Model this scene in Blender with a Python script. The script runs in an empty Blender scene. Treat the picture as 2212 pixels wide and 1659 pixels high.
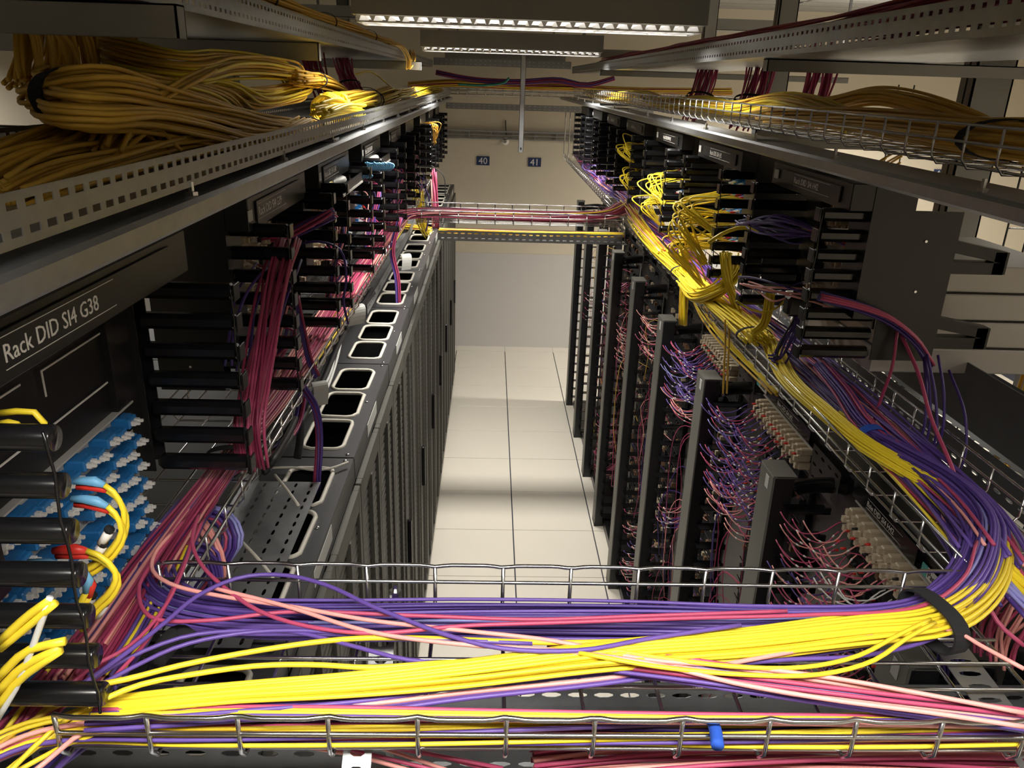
import bpy, math, random
import numpy as np
from mathutils import Matrix, Vector
random.seed(7); RNG = np.random.default_rng(7)
scene = bpy.context.scene
COL = scene.collection
# ------------------------------------------------------------------ camera, world, lamps, exposure
CX, CY, FPX = 1106.0, 829.5, 1714.8
YAW, PITCH, ROLL, CAMH = .0344, .3642, .0317, 3.137
_F = np.array([math.sin(YAW)*math.cos(PITCH), math.cos(YAW)*math.cos(PITCH), -math.sin(PITCH)])
_r0 = np.array([math.cos(YAW), -math.sin(YAW), 0.]); _u0 = np.cross(_r0, _F)
_R = math.cos(ROLL)*_r0 + math.sin(ROLL)*_u0
_U = -math.sin(ROLL)*_r0 + math.cos(ROLL)*_u0
cam_d = bpy.data.cameras.new('camera'); cam = bpy.data.objects.new('camera', cam_d); COL.objects.link(cam)
cam_d.sensor_width = 36; cam_d.lens = FPX*36/2212; cam_d.clip_start = .02; cam_d.clip_end = 100
M = Matrix.Identity(4)
for i in range(3):
    M[i][0] = _R[i]; M[i][1] = _U[i]; M[i][2] = -_F[i]
M[2][3] = CAMH
cam.matrix_world = M
scene.camera = cam
world = bpy.data.worlds.new('world'); scene.world = world; world.use_nodes = True
world.node_tree.nodes['Background'].inputs[0].default_value = (.8, .85, 1, 1)
world.node_tree.nodes['Background'].inputs[1].default_value = .0
scene.view_settings.view_transform = 'Standard'; scene.view_settings.look = 'None'
scene.view_settings.gamma = 1; scene.view_settings.exposure = 0.42
try: scene.view_settings.use_curve_mapping = False
except Exception: pass
scene.cycles.max_bounces = 6; scene.cycles.diffuse_bounces = 4
LAMP_Z = 3.34
LAMPS = [(.13, .12, 1.25), (.13, 3.17, 1.25), (.13, 6.0, 1.25), (.13, 9.0, 1.25)]  # the last one is switched off
LAMP_W = 27
def lamp(x, y, ln, w, spread=137, name='lamp_light', wid=.22):
    d = bpy.data.lights.new(name, 'AREA'); d.shape = 'RECTANGLE'; d.size = ln; d.size_y = wid
    d.energy = w; d.spread = math.radians(spread); d.color = (1, .955, .87)
    o = bpy.data.objects.new(name, d); COL.objects.link(o); o.location = (x, y, LAMP_Z-.028)
    return o
for x, y, ln in LAMPS[:3]: lamp(x, y, ln-.06, LAMP_W*(.82 if y < 1 else 1.0 if y < 5 else 1.45))
def added_uplight(x, y, ln, w):  # added upward fill for the overhead, no part of the closed-top luminaires
    o = lamp(x, y, ln, w, 180, 'added_uplight'); o.location.z = LAMP_Z+.125; o.rotation_euler = (math.pi, 0, 0)
for y in (1.6, 4.6, 7.6): lamp(3.6, y, 1.2, 95 if y > 7 else 50, 165); added_uplight(3.6, y, 1.2, 8)  # unseen right-aisle lamps added to brighten the walls and overhead
for y in (-.6, 2.6, 6.6): lamp(-2.9, y, 1.2, 26 if y > 6 else 4, 165 if y > 6 else 120); added_uplight(-2.9, y, 1.2, 2)  # unseen left-aisle lamps added for ambient fill
lamp(3.6, -1.4, 1.2, 40, 160); added_uplight(3.6, -1.4, 1.2, 9)  # one more unseen right-aisle lamp, added for fill
lamp(.13, -1.9, 1.2, 9, 118)  # unseen lamp added behind the camera for fill

def at(x, y, **k):
    d = _F + (x-CX)/FPX*_R - (y-CY)/FPX*_U
    (ax, v), = k.items(); i = 'XYZ'.index(ax); o = np.array([0, 0, CAMH])
    return o + (v-o[i])/d[i]*d
# ------------------------------------------------------------------ materials
def mat(name, col, rough=.5, metal=0., bump=0., bscale=200., var=0., vscale=8., emit=None, es=0., spec=None, coat=0):
    m = bpy.data.materials.new(name); m.use_nodes = True; nt = m.node_tree; b = nt.nodes['Principled BSDF']
    b.inputs['Base Color'].default_value = (*col, 1); b.inputs['Roughness'].default_value = rough
    b.inputs['Metallic'].default_value = metal
    if spec is not None: b.inputs['Specular IOR Level'].default_value = spec
    if coat: b.inputs['Coat Weight'].default_value = coat
    if emit: b.inputs['Emission Color'].default_value = (*emit, 1); b.inputs['Emission Strength'].default_value = es
    if var or bump:
        tc = nt.nodes.new('ShaderNodeTexCoord')
    if var:
        n = nt.nodes.new('ShaderNodeTexNoise'); n.inputs['Scale'].default_value = vscale; n.inputs['Detail'].default_value = 4
        nt.links.new(tc.outputs['Object'], n.inputs['Vector'])
        r = nt.nodes.new('ShaderNodeMix'); r.data_type = 'RGBA'
        r.inputs[6].default_value = (*[c*(1-var) for c in col], 1); r.inputs[7].default_value = (*[min(1, c*(1+var)) for c in col], 1)
        nt.links.new(n.outputs['Fac'], r.inputs[0]); nt.links.new(r.outputs[2], b.inputs['Base Color'])
    if bump:
        n2 = nt.nodes.new('ShaderNodeTexNoise'); n2.inputs['Scale'].default_value = bscale
        bp = nt.nodes.new('ShaderNodeBump'); bp.inputs['Strength'].default_value = bump; bp.inputs['Distance'].default_value = .002
        nt.links.new(tc.outputs['Object'], n2.inputs['Vector'])
        nt.links.new(n2.outputs['Fac'], bp.inputs['Height']); nt.links.new(bp.outputs['Normal'], b.inputs['Normal'])
    return m
m_wall = mat('cream_paint', (.62, .555, .44), .85, bump=.15, bscale=60, var=.03)
m_dado = mat('grey_paint', (.56, .54, .52), .8, bump=.1, bscale=60, var=.02)
m_floor = mat('floor_tile', (.77, .72, .63), .32, var=.02, vscale=3, bump=.03, bscale=300)
m_joint = mat('floor_joint', (.03, .035, .06), .8)
m_ceil = mat('ceiling_paint', (.30, .29, .27), .8, var=.05)
m_galv = mat('galvanised_steel', (.36, .37, .38), .38, .85, var=.18, vscale=30, bump=.08, bscale=120)
m_galvd = mat('dull_zinc', (.30, .305, .31), .5, .6, var=.15, vscale=25)
m_grey = mat('grey_painted_steel', (.25, .24, .22), .5, .1, var=.06)
m_wire = mat('zinc_wire', (.62, .62, .63), .22, 1.0)
m_black = mat('black_powder_coat', (.010, .010, .011), .33, 0, bump=.1, bscale=900)
m_gloss = mat('black_gloss_plastic', (.007, .007, .008), .2)
m_void = mat('dark_inside', (.004, .004, .005), .9)
m_cab = mat('cabinet_black', (.06, .06, .064), .42, .3, bump=.08, bscale=1200, var=.2, vscale=5)
m_door = mat('door_graphite', (.09, .086, .075), .5, .3, var=.08)
m_post = mat('post_graphite', (.15, .147, .132), .48, .2, bump=.06, bscale=1500)
m_trim = mat('white_edge_trim', (.62, .59, .52), .5)
m_plate = mat('brown_zinc_plate', (.075, .068, .062), .5, .3)
m_white = mat('white_plastic', (.75, .73, .70), .45)
m_tag = mat('paper_tag', (.52, .52, .50), .55)
m_lblue = mat('blue_connector', (.02, .16, .42), .4)
m_blueb = mat('light_blue_boot', (.16, .42, .70), .45)
m_red = mat('red_boot', (.75, .04, .03), .42)
m_beige = mat('beige_connector', (.58, .49, .35), .5, var=.15, vscale=40)
m_brown = mat('brown_connector', (.20, .11, .06), .55)
m_panel = mat('panel_offwhite', (.52, .50, .47), .45, .1)
m_yel = mat('yellow_jacket', (.86, .66, .035), .42)
m_yel2 = mat('orange_yellow_jacket', (.66, .40, .05), .5)
m_pur = mat('purple_jacket', (.125, .07, .33), .42)
m_pur2 = mat('deep_purple_jacket', (.06, .03, .20), .45)
m_mag = mat('magenta_jacket', (.46, .065, .15), .42)
m_dred = mat('wine_jacket', (.30, .03, .09), .5)
m_sal = mat('salmon_jacket', (.85, .36, .33), .42)
m_lil = mat('lilac_jacket', (.26, .26, .60), .42)
m_teal = mat('teal_jacket', (.02, .22, .16), .45)
m_orange = mat('orange_jacket', (.75, .20, .05), .45)
m_blk = mat('black_jacket', (.012, .012, .014), .5)
m_wht = mat('white_jacket', (.66, .66, .64), .45)
m_velcro = mat('velcro', (.010, .010, .012), .95, bump=.5, bscale=1500)
m_bluetie = mat('blue_velcro', (.01, .07, .42), .8)
m_sign = mat('navy_sign', (.012, .03, .10), .5)
m_lens = mat('lamp_tube', (.9, .9, .9), .4, emit=(1, .96, .9), es=14.0)
m_louv = mat('bright_louvre', (.85, .85, .85), .3, .55)
m_tubeoff = mat('lamp_tube_off', (.7, .7, .7), .4)
m_teal2 = mat('teal_print', (.10, .42, .40), .5)
m_hose = mat('grey_corrugated_sleeve', (.38, .39, .40), .4, .5, bump=.8, bscale=90)
m_pink_holder = m_sal
JACK = dict(y=m_yel, o=m_yel2, p=m_pur, q=m_pur2, m=m_mag, d=m_dred, s=m_sal, l=m_lil, t=m_teal, k=m_blk, w=m_wht, n=m_orange)
# ------------------------------------------------------------------ mesh helpers
class MB:
    def __init__(s): s.v = []; s.f = []; s.m = []; s.n = 0
    def add(s, V, F, mi=0):
        s.v.append(np.asarray(V, float)); s.f += [tuple(i+s.n for i in f) for f in F]; s.m += [mi]*len(F); s.n += len(V)
    def box(s, x0, x1, y0, y1, z0, z1, mi=0, bev=0):
        if bev:
            b = min(bev, abs(x1-x0)*.45, abs(y1-y0)*.45, abs(z1-z0)*.45); V = []; 
            for (dx, dy, dz) in ((1, 0, 0), (0, 1, 0), (0, 0, 1)):
                for sx in (0, 1):
                    for sy in (0, 1):
                        for sz in (0, 1):
                            X = (x1 if sx else x0); Y = (y1 if sy else y0); Z = (z1 if sz else z0)
                            V.append((X-(1-dx)*b*(1 if sx else -1), Y-(1-dy)*b*(1 if sy else -1), Z-(1-dz)*b*(1 if sz else -1)))
            F = []
            I = lambda a, sx, sy, sz: a*8+sx*4+sy*2+sz
            for sx in (0, 1): F.append([I(0, sx, 0, 0), I(0, sx, 1, 0), I(0, sx, 1, 1), I(0, sx, 0, 1)])
            for sy in (0, 1): F.append([I(1, 0, sy, 0), I(1, 1, sy, 0), I(1, 1, sy, 1), I(1, 0, sy, 1)])
            for sz in (0, 1): F.append([I(2, 0, 0, sz), I(2, 1, 0, sz), I(2, 1, 1, sz), I(2, 0, 1, sz)])
            for a in (0, 1):
                for c in (0, 1):
                    F.append([I(0, a, c, 0), I(1, a, c, 0), I(1, a, c, 1), I(0, a, c, 1)])
                    F.append([I(0, a, 0, c), I(2, a, 0, c), I(2, a, 1, c), I(0, a, 1, c)])
                    F.append([I(1, 0, a, c), I(2, 0, a, c), I(2, 1, a, c), I(1, 1, a, c)])
            for sx in (0, 1):
                for sy in (0, 1):
                    for sz in (0, 1): F.append([I(0, sx, sy, sz), I(1, sx, sy, sz), I(2, sx, sy, sz)])
            s.add(V, F, mi); return s
        V = [(x, y, z) for x in (x0, x1) for y in (y0, y1) for z in (z0, z1)]
        s.add(V, [(0, 1, 3, 2), (4, 6, 7, 5), (0, 4, 5, 1), (2, 3, 7, 6), (0, 2, 6, 4), (1, 5, 7, 3)], mi); return s
    def quad(s, a, b, c, d, mi=0): s.add([a, b, c, d], [(0, 1, 2, 3)], mi); return s
    def prism(s, poly, axis, a, b, mi=0):
        n = len(poly); V = []
        for t in (a, b):
            for (u, v) in poly:
                V.append({'X': (t, u, v), 'Y': (u, t, v), 'Z': (u, v, t)}[axis])
        F = [tuple(range(n)), tuple(range(2*n-1, n-1, -1))]+[(i, (i+1) % n, n+(i+1) % n, n+i) for i in range(n)]
        s.add(V, F, mi); return s
    def tube(s, P, r, n=6, mi=0, cap=True):
        P = np.asarray(P, float); V, F = tube_geo(P, r, n, cap); s.add(V, F, mi); return s
    def build(s, name, mats, parent=None, loc=None, smooth=False):
        me = mesh_of(name, s, mats, smooth); return link(name, me, parent, loc)
def mesh_of(name, s, mats, smooth=False):
    me = bpy.data.meshes.new(name); V = np.concatenate(s.v) if s.v else np.zeros((0, 3))
    L = np.fromiter((len(f) for f in s.f), np.int32, len(s.f)); idx = np.fromiter((i for f in s.f for i in f), np.int32, int(L.sum()))
    me.vertices.add(len(V)); me.vertices.foreach_set('co', V.astype(np.float32).ravel())
    me.loops.add(len(idx)); me.loops.foreach_set('vertex_index', idx)
    me.polygons.add(len(L)); st = np.zeros(len(L), np.int32); st[1:] = np.cumsum(L)[:-1]
    me.polygons.foreach_set('loop_start', st)
    for m in (mats if isinstance(mats, (list, tuple)) else [mats]): me.materials.append(m)
    me.polygons.foreach_set('material_index', np.array(s.m, np.int32))
    me.polygons.foreach_set('use_smooth', np.full(len(L), bool(smooth)))
    me.update(calc_edges=True); 
    return me
def link(name, data, parent=None, loc=None):
    o = bpy.data.objects.new(name, data); COL.objects.link(o)
    if parent is not None: o.parent = parent
    if loc is not None: o.location = loc
    return o
def tube_geo(P, r, n=6, cap=True, off=0, flat=1.0):
    m = len(P); T = np.gradient(P, axis=0); T /= np.linalg.norm(T, axis=1)[:, None]+1e-12
    N = np.zeros_like(P); a = np.array([0, 0, 1.]) if abs(T[0][2]) < .9 else np.array([1., 0, 0])
    v = a-T[0]*(a@T[0]); N[0] = v/np.linalg.norm(v)
    for i in range(1, m):
        v = N[i-1]-T[i]*(N[i-1]@T[i]); N[i] = v/(np.linalg.norm(v)+1e-12)
    B = np.cross(T, N); ang = np.arange(n)*2*math.pi/n
    rr = np.broadcast_to(np.asarray(r, float), (m,))
    V = P[:, None, :]+rr[:, None, None]*(np.cos(ang)[None, :, None]*N[:, None, :]*flat+np.sin(ang)[None, :, None]*B[:, None, :])
    V = V.reshape(-1, 3); i = np.arange(m-1)[:, None]*n; k = np.arange(n)[None, :]; k2 = (k+1) % n
    Fq = np.stack([i+k, i+k2, i+n+k2, i+n+k], -1).reshape(-1, 4)
    F = [tuple(q) for q in Fq.tolist()]
    if cap: F += [tuple(range(n-1, -1, -1)), tuple(range((m-1)*n, m*n))]
    return V, F
def spline(P, step=.03, mn=6, mx=160):
    P = np.asarray(P, float); n = len(P)
    if n < 3:
        k = max(2, mn); t = np.linspace(0, 1, k)[:, None]; return P[0]*(1-t)+P[-1]*t
    d = np.linalg.norm(np.diff(P, axis=0), axis=1)+1e-6; t = np.concatenate([[0], np.cumsum(np.sqrt(d))])
    L = d.sum(); m = int(min(mx, max(mn, L/step))); u = np.linspace(0, t[-1], m)
    Tn = np.zeros_like(P)
    for i in range(n):
        if i == 0: Tn[i] = (P[1]-P[0])/(t[1]-t[0])
        elif i == n-1: Tn[i] = (P[-1]-P[-2])/(t[-1]-t[-2])
        else:
            a = (P[i]-P[i-1])/(t[i]-t[i-1]); b = (P[i+1]-P[i])/(t[i+1]-t[i])
            w = (t[i+1]-t[i])/(t[i+1]-t[i-1]); Tn[i] = a*w+b*(1-w)
    j = np.clip(np.searchsorted(t, u, 'right')-1, 0, n-2); h = (t[j+1]-t[j])[:, None]; s = ((u-t[j])[:, None])/h
    return ((2*s**3-3*s**2+1)*P[j]+(s**3-2*s**2+s)*h*Tn[j]+(-2*s**3+3*s**2)*P[j+1]+(s**3-s**2)*h*Tn[j+1])
def empty(name, label, cat, loc=(0, 0, 0), group=None):
    o = bpy.data.objects.new(name, None); COL.objects.link(o); o.location = loc; o.empty_display_size = .05
    return tag(o, label, cat, group)
def tag(o, label, cat, group=None):
    o['label'] = label; o['category'] = cat
    if group: o['group'] = group
    return o
def struct(o): o['kind'] = 'structure'; return o
def stuff(o): o['kind'] = 'stuff'; return o
def copy_tree(o, parent=None):
    c = o.copy(); COL.objects.link(c)
    if parent is not None: c.parent = parent
    for ch in list(o.children): copy_tree(ch, c)
    return c
ORD = ['first', 'second', 'third', 'fourth', 'fifth', 'sixth', 'seventh', 'eighth', 'ninth', 'tenth', 'eleventh', 'twelfth', 'thirteenth']
def text_mesh(s, size, mt, name, parent, M4, align='LEFT', ext=.0003):
    cu = bpy.data.curves.new('txt', 'FONT'); cu.body = s; cu.size = size; cu.extrude = ext; cu.align_x = align; cu.resolution_u = 2
    o = bpy.data.objects.new('txt', cu); COL.objects.link(o)
    dg = bpy.context.evaluated_depsgraph_get(); me = bpy.data.meshes.new_from_object(o.evaluated_get(dg))
    bpy.data.objects.remove(o); me.materials.clear(); me.materials.append(mt)
    r = link(name, me, parent); r.matrix_local = M4; return r
def basis(o, x, y):
    x = Vector(x).normalized(); y = Vector(y).normalized(); z = x.cross(y)
    m = Matrix.Identity(4)
    for i in range(3): m[i][0] = x[i]; m[i][1] = y[i]; m[i][2] = z[i]; m[i][3] = o[i]
    return m
# ---- cables
def cable(P, r, m, name='cable', parent=None, n=7, step=.025, mx=160):
    mb = MB(); mb.tube(spline(P, step, mx=mx), r, n); return mb.build(name, m, parent, smooth=True)
def strands(P, count, r, asp=1.4, twist=1.2, wander=.35, step=.05, rad=None, loose=None, mx=120, seed=None):
    rng = np.random.default_rng(seed if seed is not None else RNG.integers(1 << 30))
    C = spline(P, step, mx=mx); m = len(C)
    T = np.gradient(C, axis=0); T /= np.linalg.norm(T, axis=1)[:, None]
    N = np.zeros_like(C); up = np.array([0, 0, 1.]) if abs(T[0][2]) < .85 else np.array([1., 0, 0])
    v = up-T[0]*(up@T[0]); N[0] = v/np.linalg.norm(v)
    for i in range(1, m):
        v = N[i-1]-T[i]*(N[i-1]@T[i]); v /= np.linalg.norm(v)
        if abs(T[i][2]) < .85:
            w = up-T[i]*(up@T[i]); w /= np.linalg.norm(w)
            if up[2] == 1: v = v*.7+w*.3
        N[i] = v/np.linalg.norm(v)
    B = np.cross(T, N); s = np.linspace(0, 1, m); L = np.linalg.norm(np.diff(C, axis=0), axis=1).sum()
    rad = rad or r*math.sqrt(count/.72); out = []
    lo = np.ones(m) if loose is None else np.interp(s, np.linspace(0, 1, len(loose)), loose)
    for k in range(count):
        rho = math.sqrt((k+.5)/count); th = k*2.39996
        ph = rng.uniform(0, 6.28, 4); fr = rng.uniform(.5, 1.6, 2)*L*1.6
        a = rho*math.cos(th)+wander*np.sin(fr[0]*s*2+ph[0])*.45; b = rho*math.sin(th)+wander*np.sin(fr[1]*s*2+ph[1])*.45
        q = twist*s*(1 if count else 0); ca, sa = np.cos(q), np.sin(q)
        a2 = a*ca-b*sa; b2 = a*sa+b*ca
        out.append(C+(lo*rad)[:, None]*(B*(a2*math.sqrt(asp))[:, None]+N*(b2/math.sqrt(asp))[:, None]))
    return out
def pick(mix, k, rng=random):
    ks = list(mix); return rng.choices(ks, [mix[c] for c in ks])[0]
def bundle(P, count, r, mix, label, cat='cable bundle', group=None, straps=(), parts=True, name='cable_bundle', n=6, strap_mat=None, strap_w=.012, **kw):
    """a tied bundle: every cable a part, or all of them one 'stuff' part when they are too fine to pick apart"""
    S = strands(P, count, r, **kw); c0 = spline(P, .05)[0]
    e = empty(name, label, cat, (0, 0, 0), group)
    names = {'y': 'yellow', 'o': 'amber', 'p': 'purple', 'q': 'dark purple', 'm': 'magenta', 'd': 'wine red', 's': 'salmon', 'l': 'lilac', 't': 'green', 'k': 'black', 'w': 'white', 'n': 'orange'}
    if parts:
        for k, Q in enumerate(S):
            c = pick(mix, k); mb = MB(); mb.tube(Q, r*random.uniform(.94, 1.05), n); o = mb.build('cable', JACK[c], e, smooth=True)
            if len(mix) > 1: o['label'] = names[c]+' cable'
    else:
        keys = list(mix); mb = MB()
        for k, Q in enumerate(S): mb.tube(Q, r, n, keys.index(pick(mix, k)), cap=False)
        stuff(mb.build('cables', [JACK[k] for k in keys], e, smooth=True))
    C = spline(P, .01, mx=900); rad = kw.get('rad') or r*math.sqrt(count/.72); asp = kw.get('asp', 1.4)
    for t in straps:
        i = int(t*(len(C)-1)); T = C[min(i+2, len(C)-1)]-C[max(i-2, 0)]; T /= np.linalg.norm(T)
        up = np.array([0, 0, 1.]) if abs(T[2]) < .85 else np.array([1., 0, 0]); N = up-T*(up@T); N /= np.linalg.norm(N); B = np.cross(T, N)
        V = []; K = 20
        for w in (-strap_w/2, strap_w/2):
            for q in (1.14, 1.21):
                for a in range(K):
                    th = a*2*math.pi/K; V.append(C[i]+T*w+(rad*q+r)*(B*math.cos(th)*math.sqrt(asp)+N*math.sin(th)/math.sqrt(asp)))
        F = []
        for a in range(K):
            b = (a+1) % K; F += [(a, b, 2*K+b, 2*K+a), (K+a, 3*K+a, 3*K+b, K+b), (a, K+a, K+b, b), (2*K+a, 2*K+b, 3*K+b, 3*K+a)]
        mb = MB(); mb.add(V, F); mb.build('strap', strap_mat or m_velcro, e)
    return e
def strap_ring(parent, c, T, ra, rb, w, m):
    T = np.array(T, float); T /= np.linalg.norm(T); N = np.array([0, 0, 1.])-T*T[2]; N /= np.linalg.norm(N); B = np.cross(T, N); V = []; K = 26
    for q in (-w/2, w/2):
        for g in (1.0, 1.07):
            for a in range(K):
                th = a*2*math.pi/K; rr = (abs(math.cos(th))**2.6+abs(math.sin(th))**2.6)**(-1/2.6); V.append(np.array(c)+T*q+g*rr*(B*math.cos(th)*ra+N*math.sin(th)*rb))
    F = []
    for a in range(K):
        b = (a+1) % K; F += [(a, b, 2*K+b, 2*K+a), (K+a, 3*K+a, 3*K+b, K+b), (a, K+a, K+b, b), (2*K+a, 2*K+b, 3*K+b, 3*K+a)]
    mb = MB(); mb.add(V, F); return mb.build('strap', m, parent)
# ---- perforated sheet with real holes: maps (u, v) -> 3D
def perf(mb, o, U, V, nu, nv, du, dv, hu, hv, th=.0012, shape=8, stag=False, mi=0, us=0., vs=0.):
    o = np.array(o, float); U = np.array(U, float); V = np.array(V, float); W = np.cross(U, V); W /= np.linalg.norm(W)
    if shape == 8:
        c = .38; hole = [(-1, -c), (-1+.5, -1), (1-.5, -1), (1, -c), (1, c), (1-.5, 1), (-1+.5, 1), (-1, c)]
        outer = [(-1, -c), (-1, -1), (1, -1), (1, -c), (1, c), (1, 1), (-1, 1), (-1, c)]
    else:
        hole = [(-1, -1), (1, -1), (1, 1), (-1, 1)]; outer = hole
    K = len(hole); Vs = []; F = []
    for i in range(nu):
        for j in range(nv):
            cu = us+(i+.5)*du+(du*.5*((j % 2)-.5) if stag else 0); cv = vs+(j+.5)*dv; b = len(Vs)
            for w in (0, th):
                for (a, c2) in hole: Vs.append(o+U*(cu+a*hu/2)+V*(cv+c2*hv/2)+W*w)
                for (a, c2) in outer: Vs.append(o+U*(cu+a*du/2)+V*(cv+c2*dv/2)+W*w)
            for k in range(K):
                k2 = (k+1) % K
                F += [(b+k, b+k2, b+K+k2, b+K+k), (b+2*K+k, b+3*K+k, b+3*K+k2, b+2*K+k2), (b+k, b+2*K+k, b+2*K+k2, b+k2)]
    mb.add(Vs, F, mi)
def sheet(mb, o, U, V, lu, lv, th=.0012, mi=0):
    o = np.array(o, float); U = np.array(U, float)*lu; V = np.array(V, float)*lv; W = np.cross(U, V); W = W/np.linalg.norm(W)*th
    P = [o, o+U, o+U+V, o+V]; mb.add(P+[p+W for p in P], [(0, 1, 2, 3), (7, 6, 5, 4), (0, 4, 5, 1), (1, 5, 6, 2), (2, 6, 7, 3), (3, 7, 4, 0)], mi)
# ================================================================== STRUCTURE
WY = 9.55; XL, XR, YB, ZC = -4.2, 6.6, -2.6, 3.95
mb = MB(); mb.box(XL, XR, YB, WY, -.06, -.012); floor = struct(mb.build('floor', m_joint))
tile = MB(); tile.box(-.2958, .2958, -.2970, .2970, -.012, 0, bev=.0012); tme = mesh_of('floor_tile', tile, m_floor)
for i in range(-1, 3):
    for j in range(-1, 13):
        cx, cy = -.08+.6*i, 8.762+.3-.6*j
        if cy+.3 > WY: continue
        link('floor_tile', tme, floor, (cx, cy, 0))
mb = MB()
for i in list(range(-7, -1))+list(range(3, 11)):
    for j in range(0, 19):
        cx, cy = -.08+.6*i, 9.06-.6*j
        if cx-.3 > XL and cx+.3 < XR and cy-.3 > YB: mb.box(cx-.2985, cx+.2985, cy-.2985, cy+.2985, -.012, 0)
o = mb.build('floor_tiling', m_floor, floor); stuff(o)
mb = MB()
for i in range(-7, 11):  # narrow cut strip of tiles against the wall
    cx = -.08+.6*i
    if cx-.3 > XL and cx+.3 < XR: mb.box(cx-.2985, cx+.2985, 9.3635, WY, -.012, 0)
stuff(mb.build('cut_floor_tiles', m_floor, floor))
mb = MB(); mb.box(XL, XR, WY, WY+.15, 0, ZC); w = struct(mb.build('wall_far', m_wall))
mb = MB(); mb.box(XL, XR, WY-.006, WY, 0, 1.185); struct(mb.build('trim_1', m_dado))
mb = MB(); mb.box(XR, XR+.15, YB, WY, 0, ZC); struct(mb.build('wall_right', m_wall))
mb = MB(); mb.box(XL-.15, XL, YB, WY, 0, ZC); struct(mb.build('wall_left', m_wall))
mb = MB(); mb.box(XL, XR, YB-.15, YB, 0, ZC); struct(mb.build('wall_back', m_wall))
mb = MB(); mb.box(XL, XR, YB, WY, ZC, ZC+.1); ceil = struct(mb.build('ceiling', m_ceil))
cp = MB(); cp.box(-.585, .585, -.145, .145, 0, .012, bev=.004); cme = mesh_of('ceiling_panel', cp, m_ceil)
for i in range(6):
    for j in range(30):
        link('ceiling_panel', cme, ceil, (-2.4+1.2*i, -2+.38*j, ZC-.013))
# signs on the far wall
def sign(x, z, s, lab):
    e = empty('wall_sign', lab, 'sign', (x, WY-.008, z), 'navy number signs on the far wall')
    mb = MB(); mb.box(-.075, .075, -.004, .004, -.05, .05, bev=.001); mb.build('plate', m_sign, e)
    text_mesh(s, .105, m_white, 'numerals', e, basis((0, -.0045, -.036), (1, 0, 0), (0, 0, 1)), 'CENTER')
for i, s in enumerate(['40', '41', '42', '43', '44', '45', '46', '47', '48', '49']):
    x, z = (-.09+.6*i, 2.265)
    if i in (2, 3): continue
    sign(x, z, s, 'navy wall sign reading %s in white numerals on the cream far wall' % s)
# ================================================================== CLOSED CABINETS, left
CZ = 2.12; CF = -.37; CD = -1.42
def hole_plate(mb, x0, x1, y0, y1, z, holes, th=.002):
    """top plate with real openings: strips between holes"""
    ys = sorted(holes); xa, xb = holes[0][2], holes[0][3]
    mb.box(x0, xa, y0, y1, z-th, z); mb.box(xb, x1, y0, y1, z-th, z)
    cur = y0
    for (a, b, _, _) in ys:
        mb.box(xa, xb, cur, a, z-th, z); cur = b
        c = .028
        for (sx, px_) in ((1, xa), (-1, xb)):
            for (sy, py_) in ((1, a), (-1, b)):
                poly = [(px_, py_), (px_+sx*c, py_)]+[(px_+sx*c*(1-math.sin(t)), py_+sy*c*(1-math.cos(t))) for t in np.linspace(0, math.pi/2, 5)[1:-1]]+[(px_, py_+sy*c)]
                mb.prism(poly, 'Z', z-th, z)
    mb.box(xa, xb, cur, y1, z-th, z)
def rr_ring(x0, x1, y0, y1, z, c=.028, K=5, inset=0, wob=0):
    P = []
    for (cx, cy, a0) in ((x1-c, y1-c, 0), (x0+c, y1-c, 1), (x0+c, y0+c, 2), (x1-c, y0+c, 3)):
        for t in np.linspace(0, math.pi/2, K): P.append((cx+c*math.cos(t+a0*math.pi/2), cy+c*math.sin(t+a0*math.pi/2), z))
    P.append(P[0]); return np.array(P)
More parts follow.
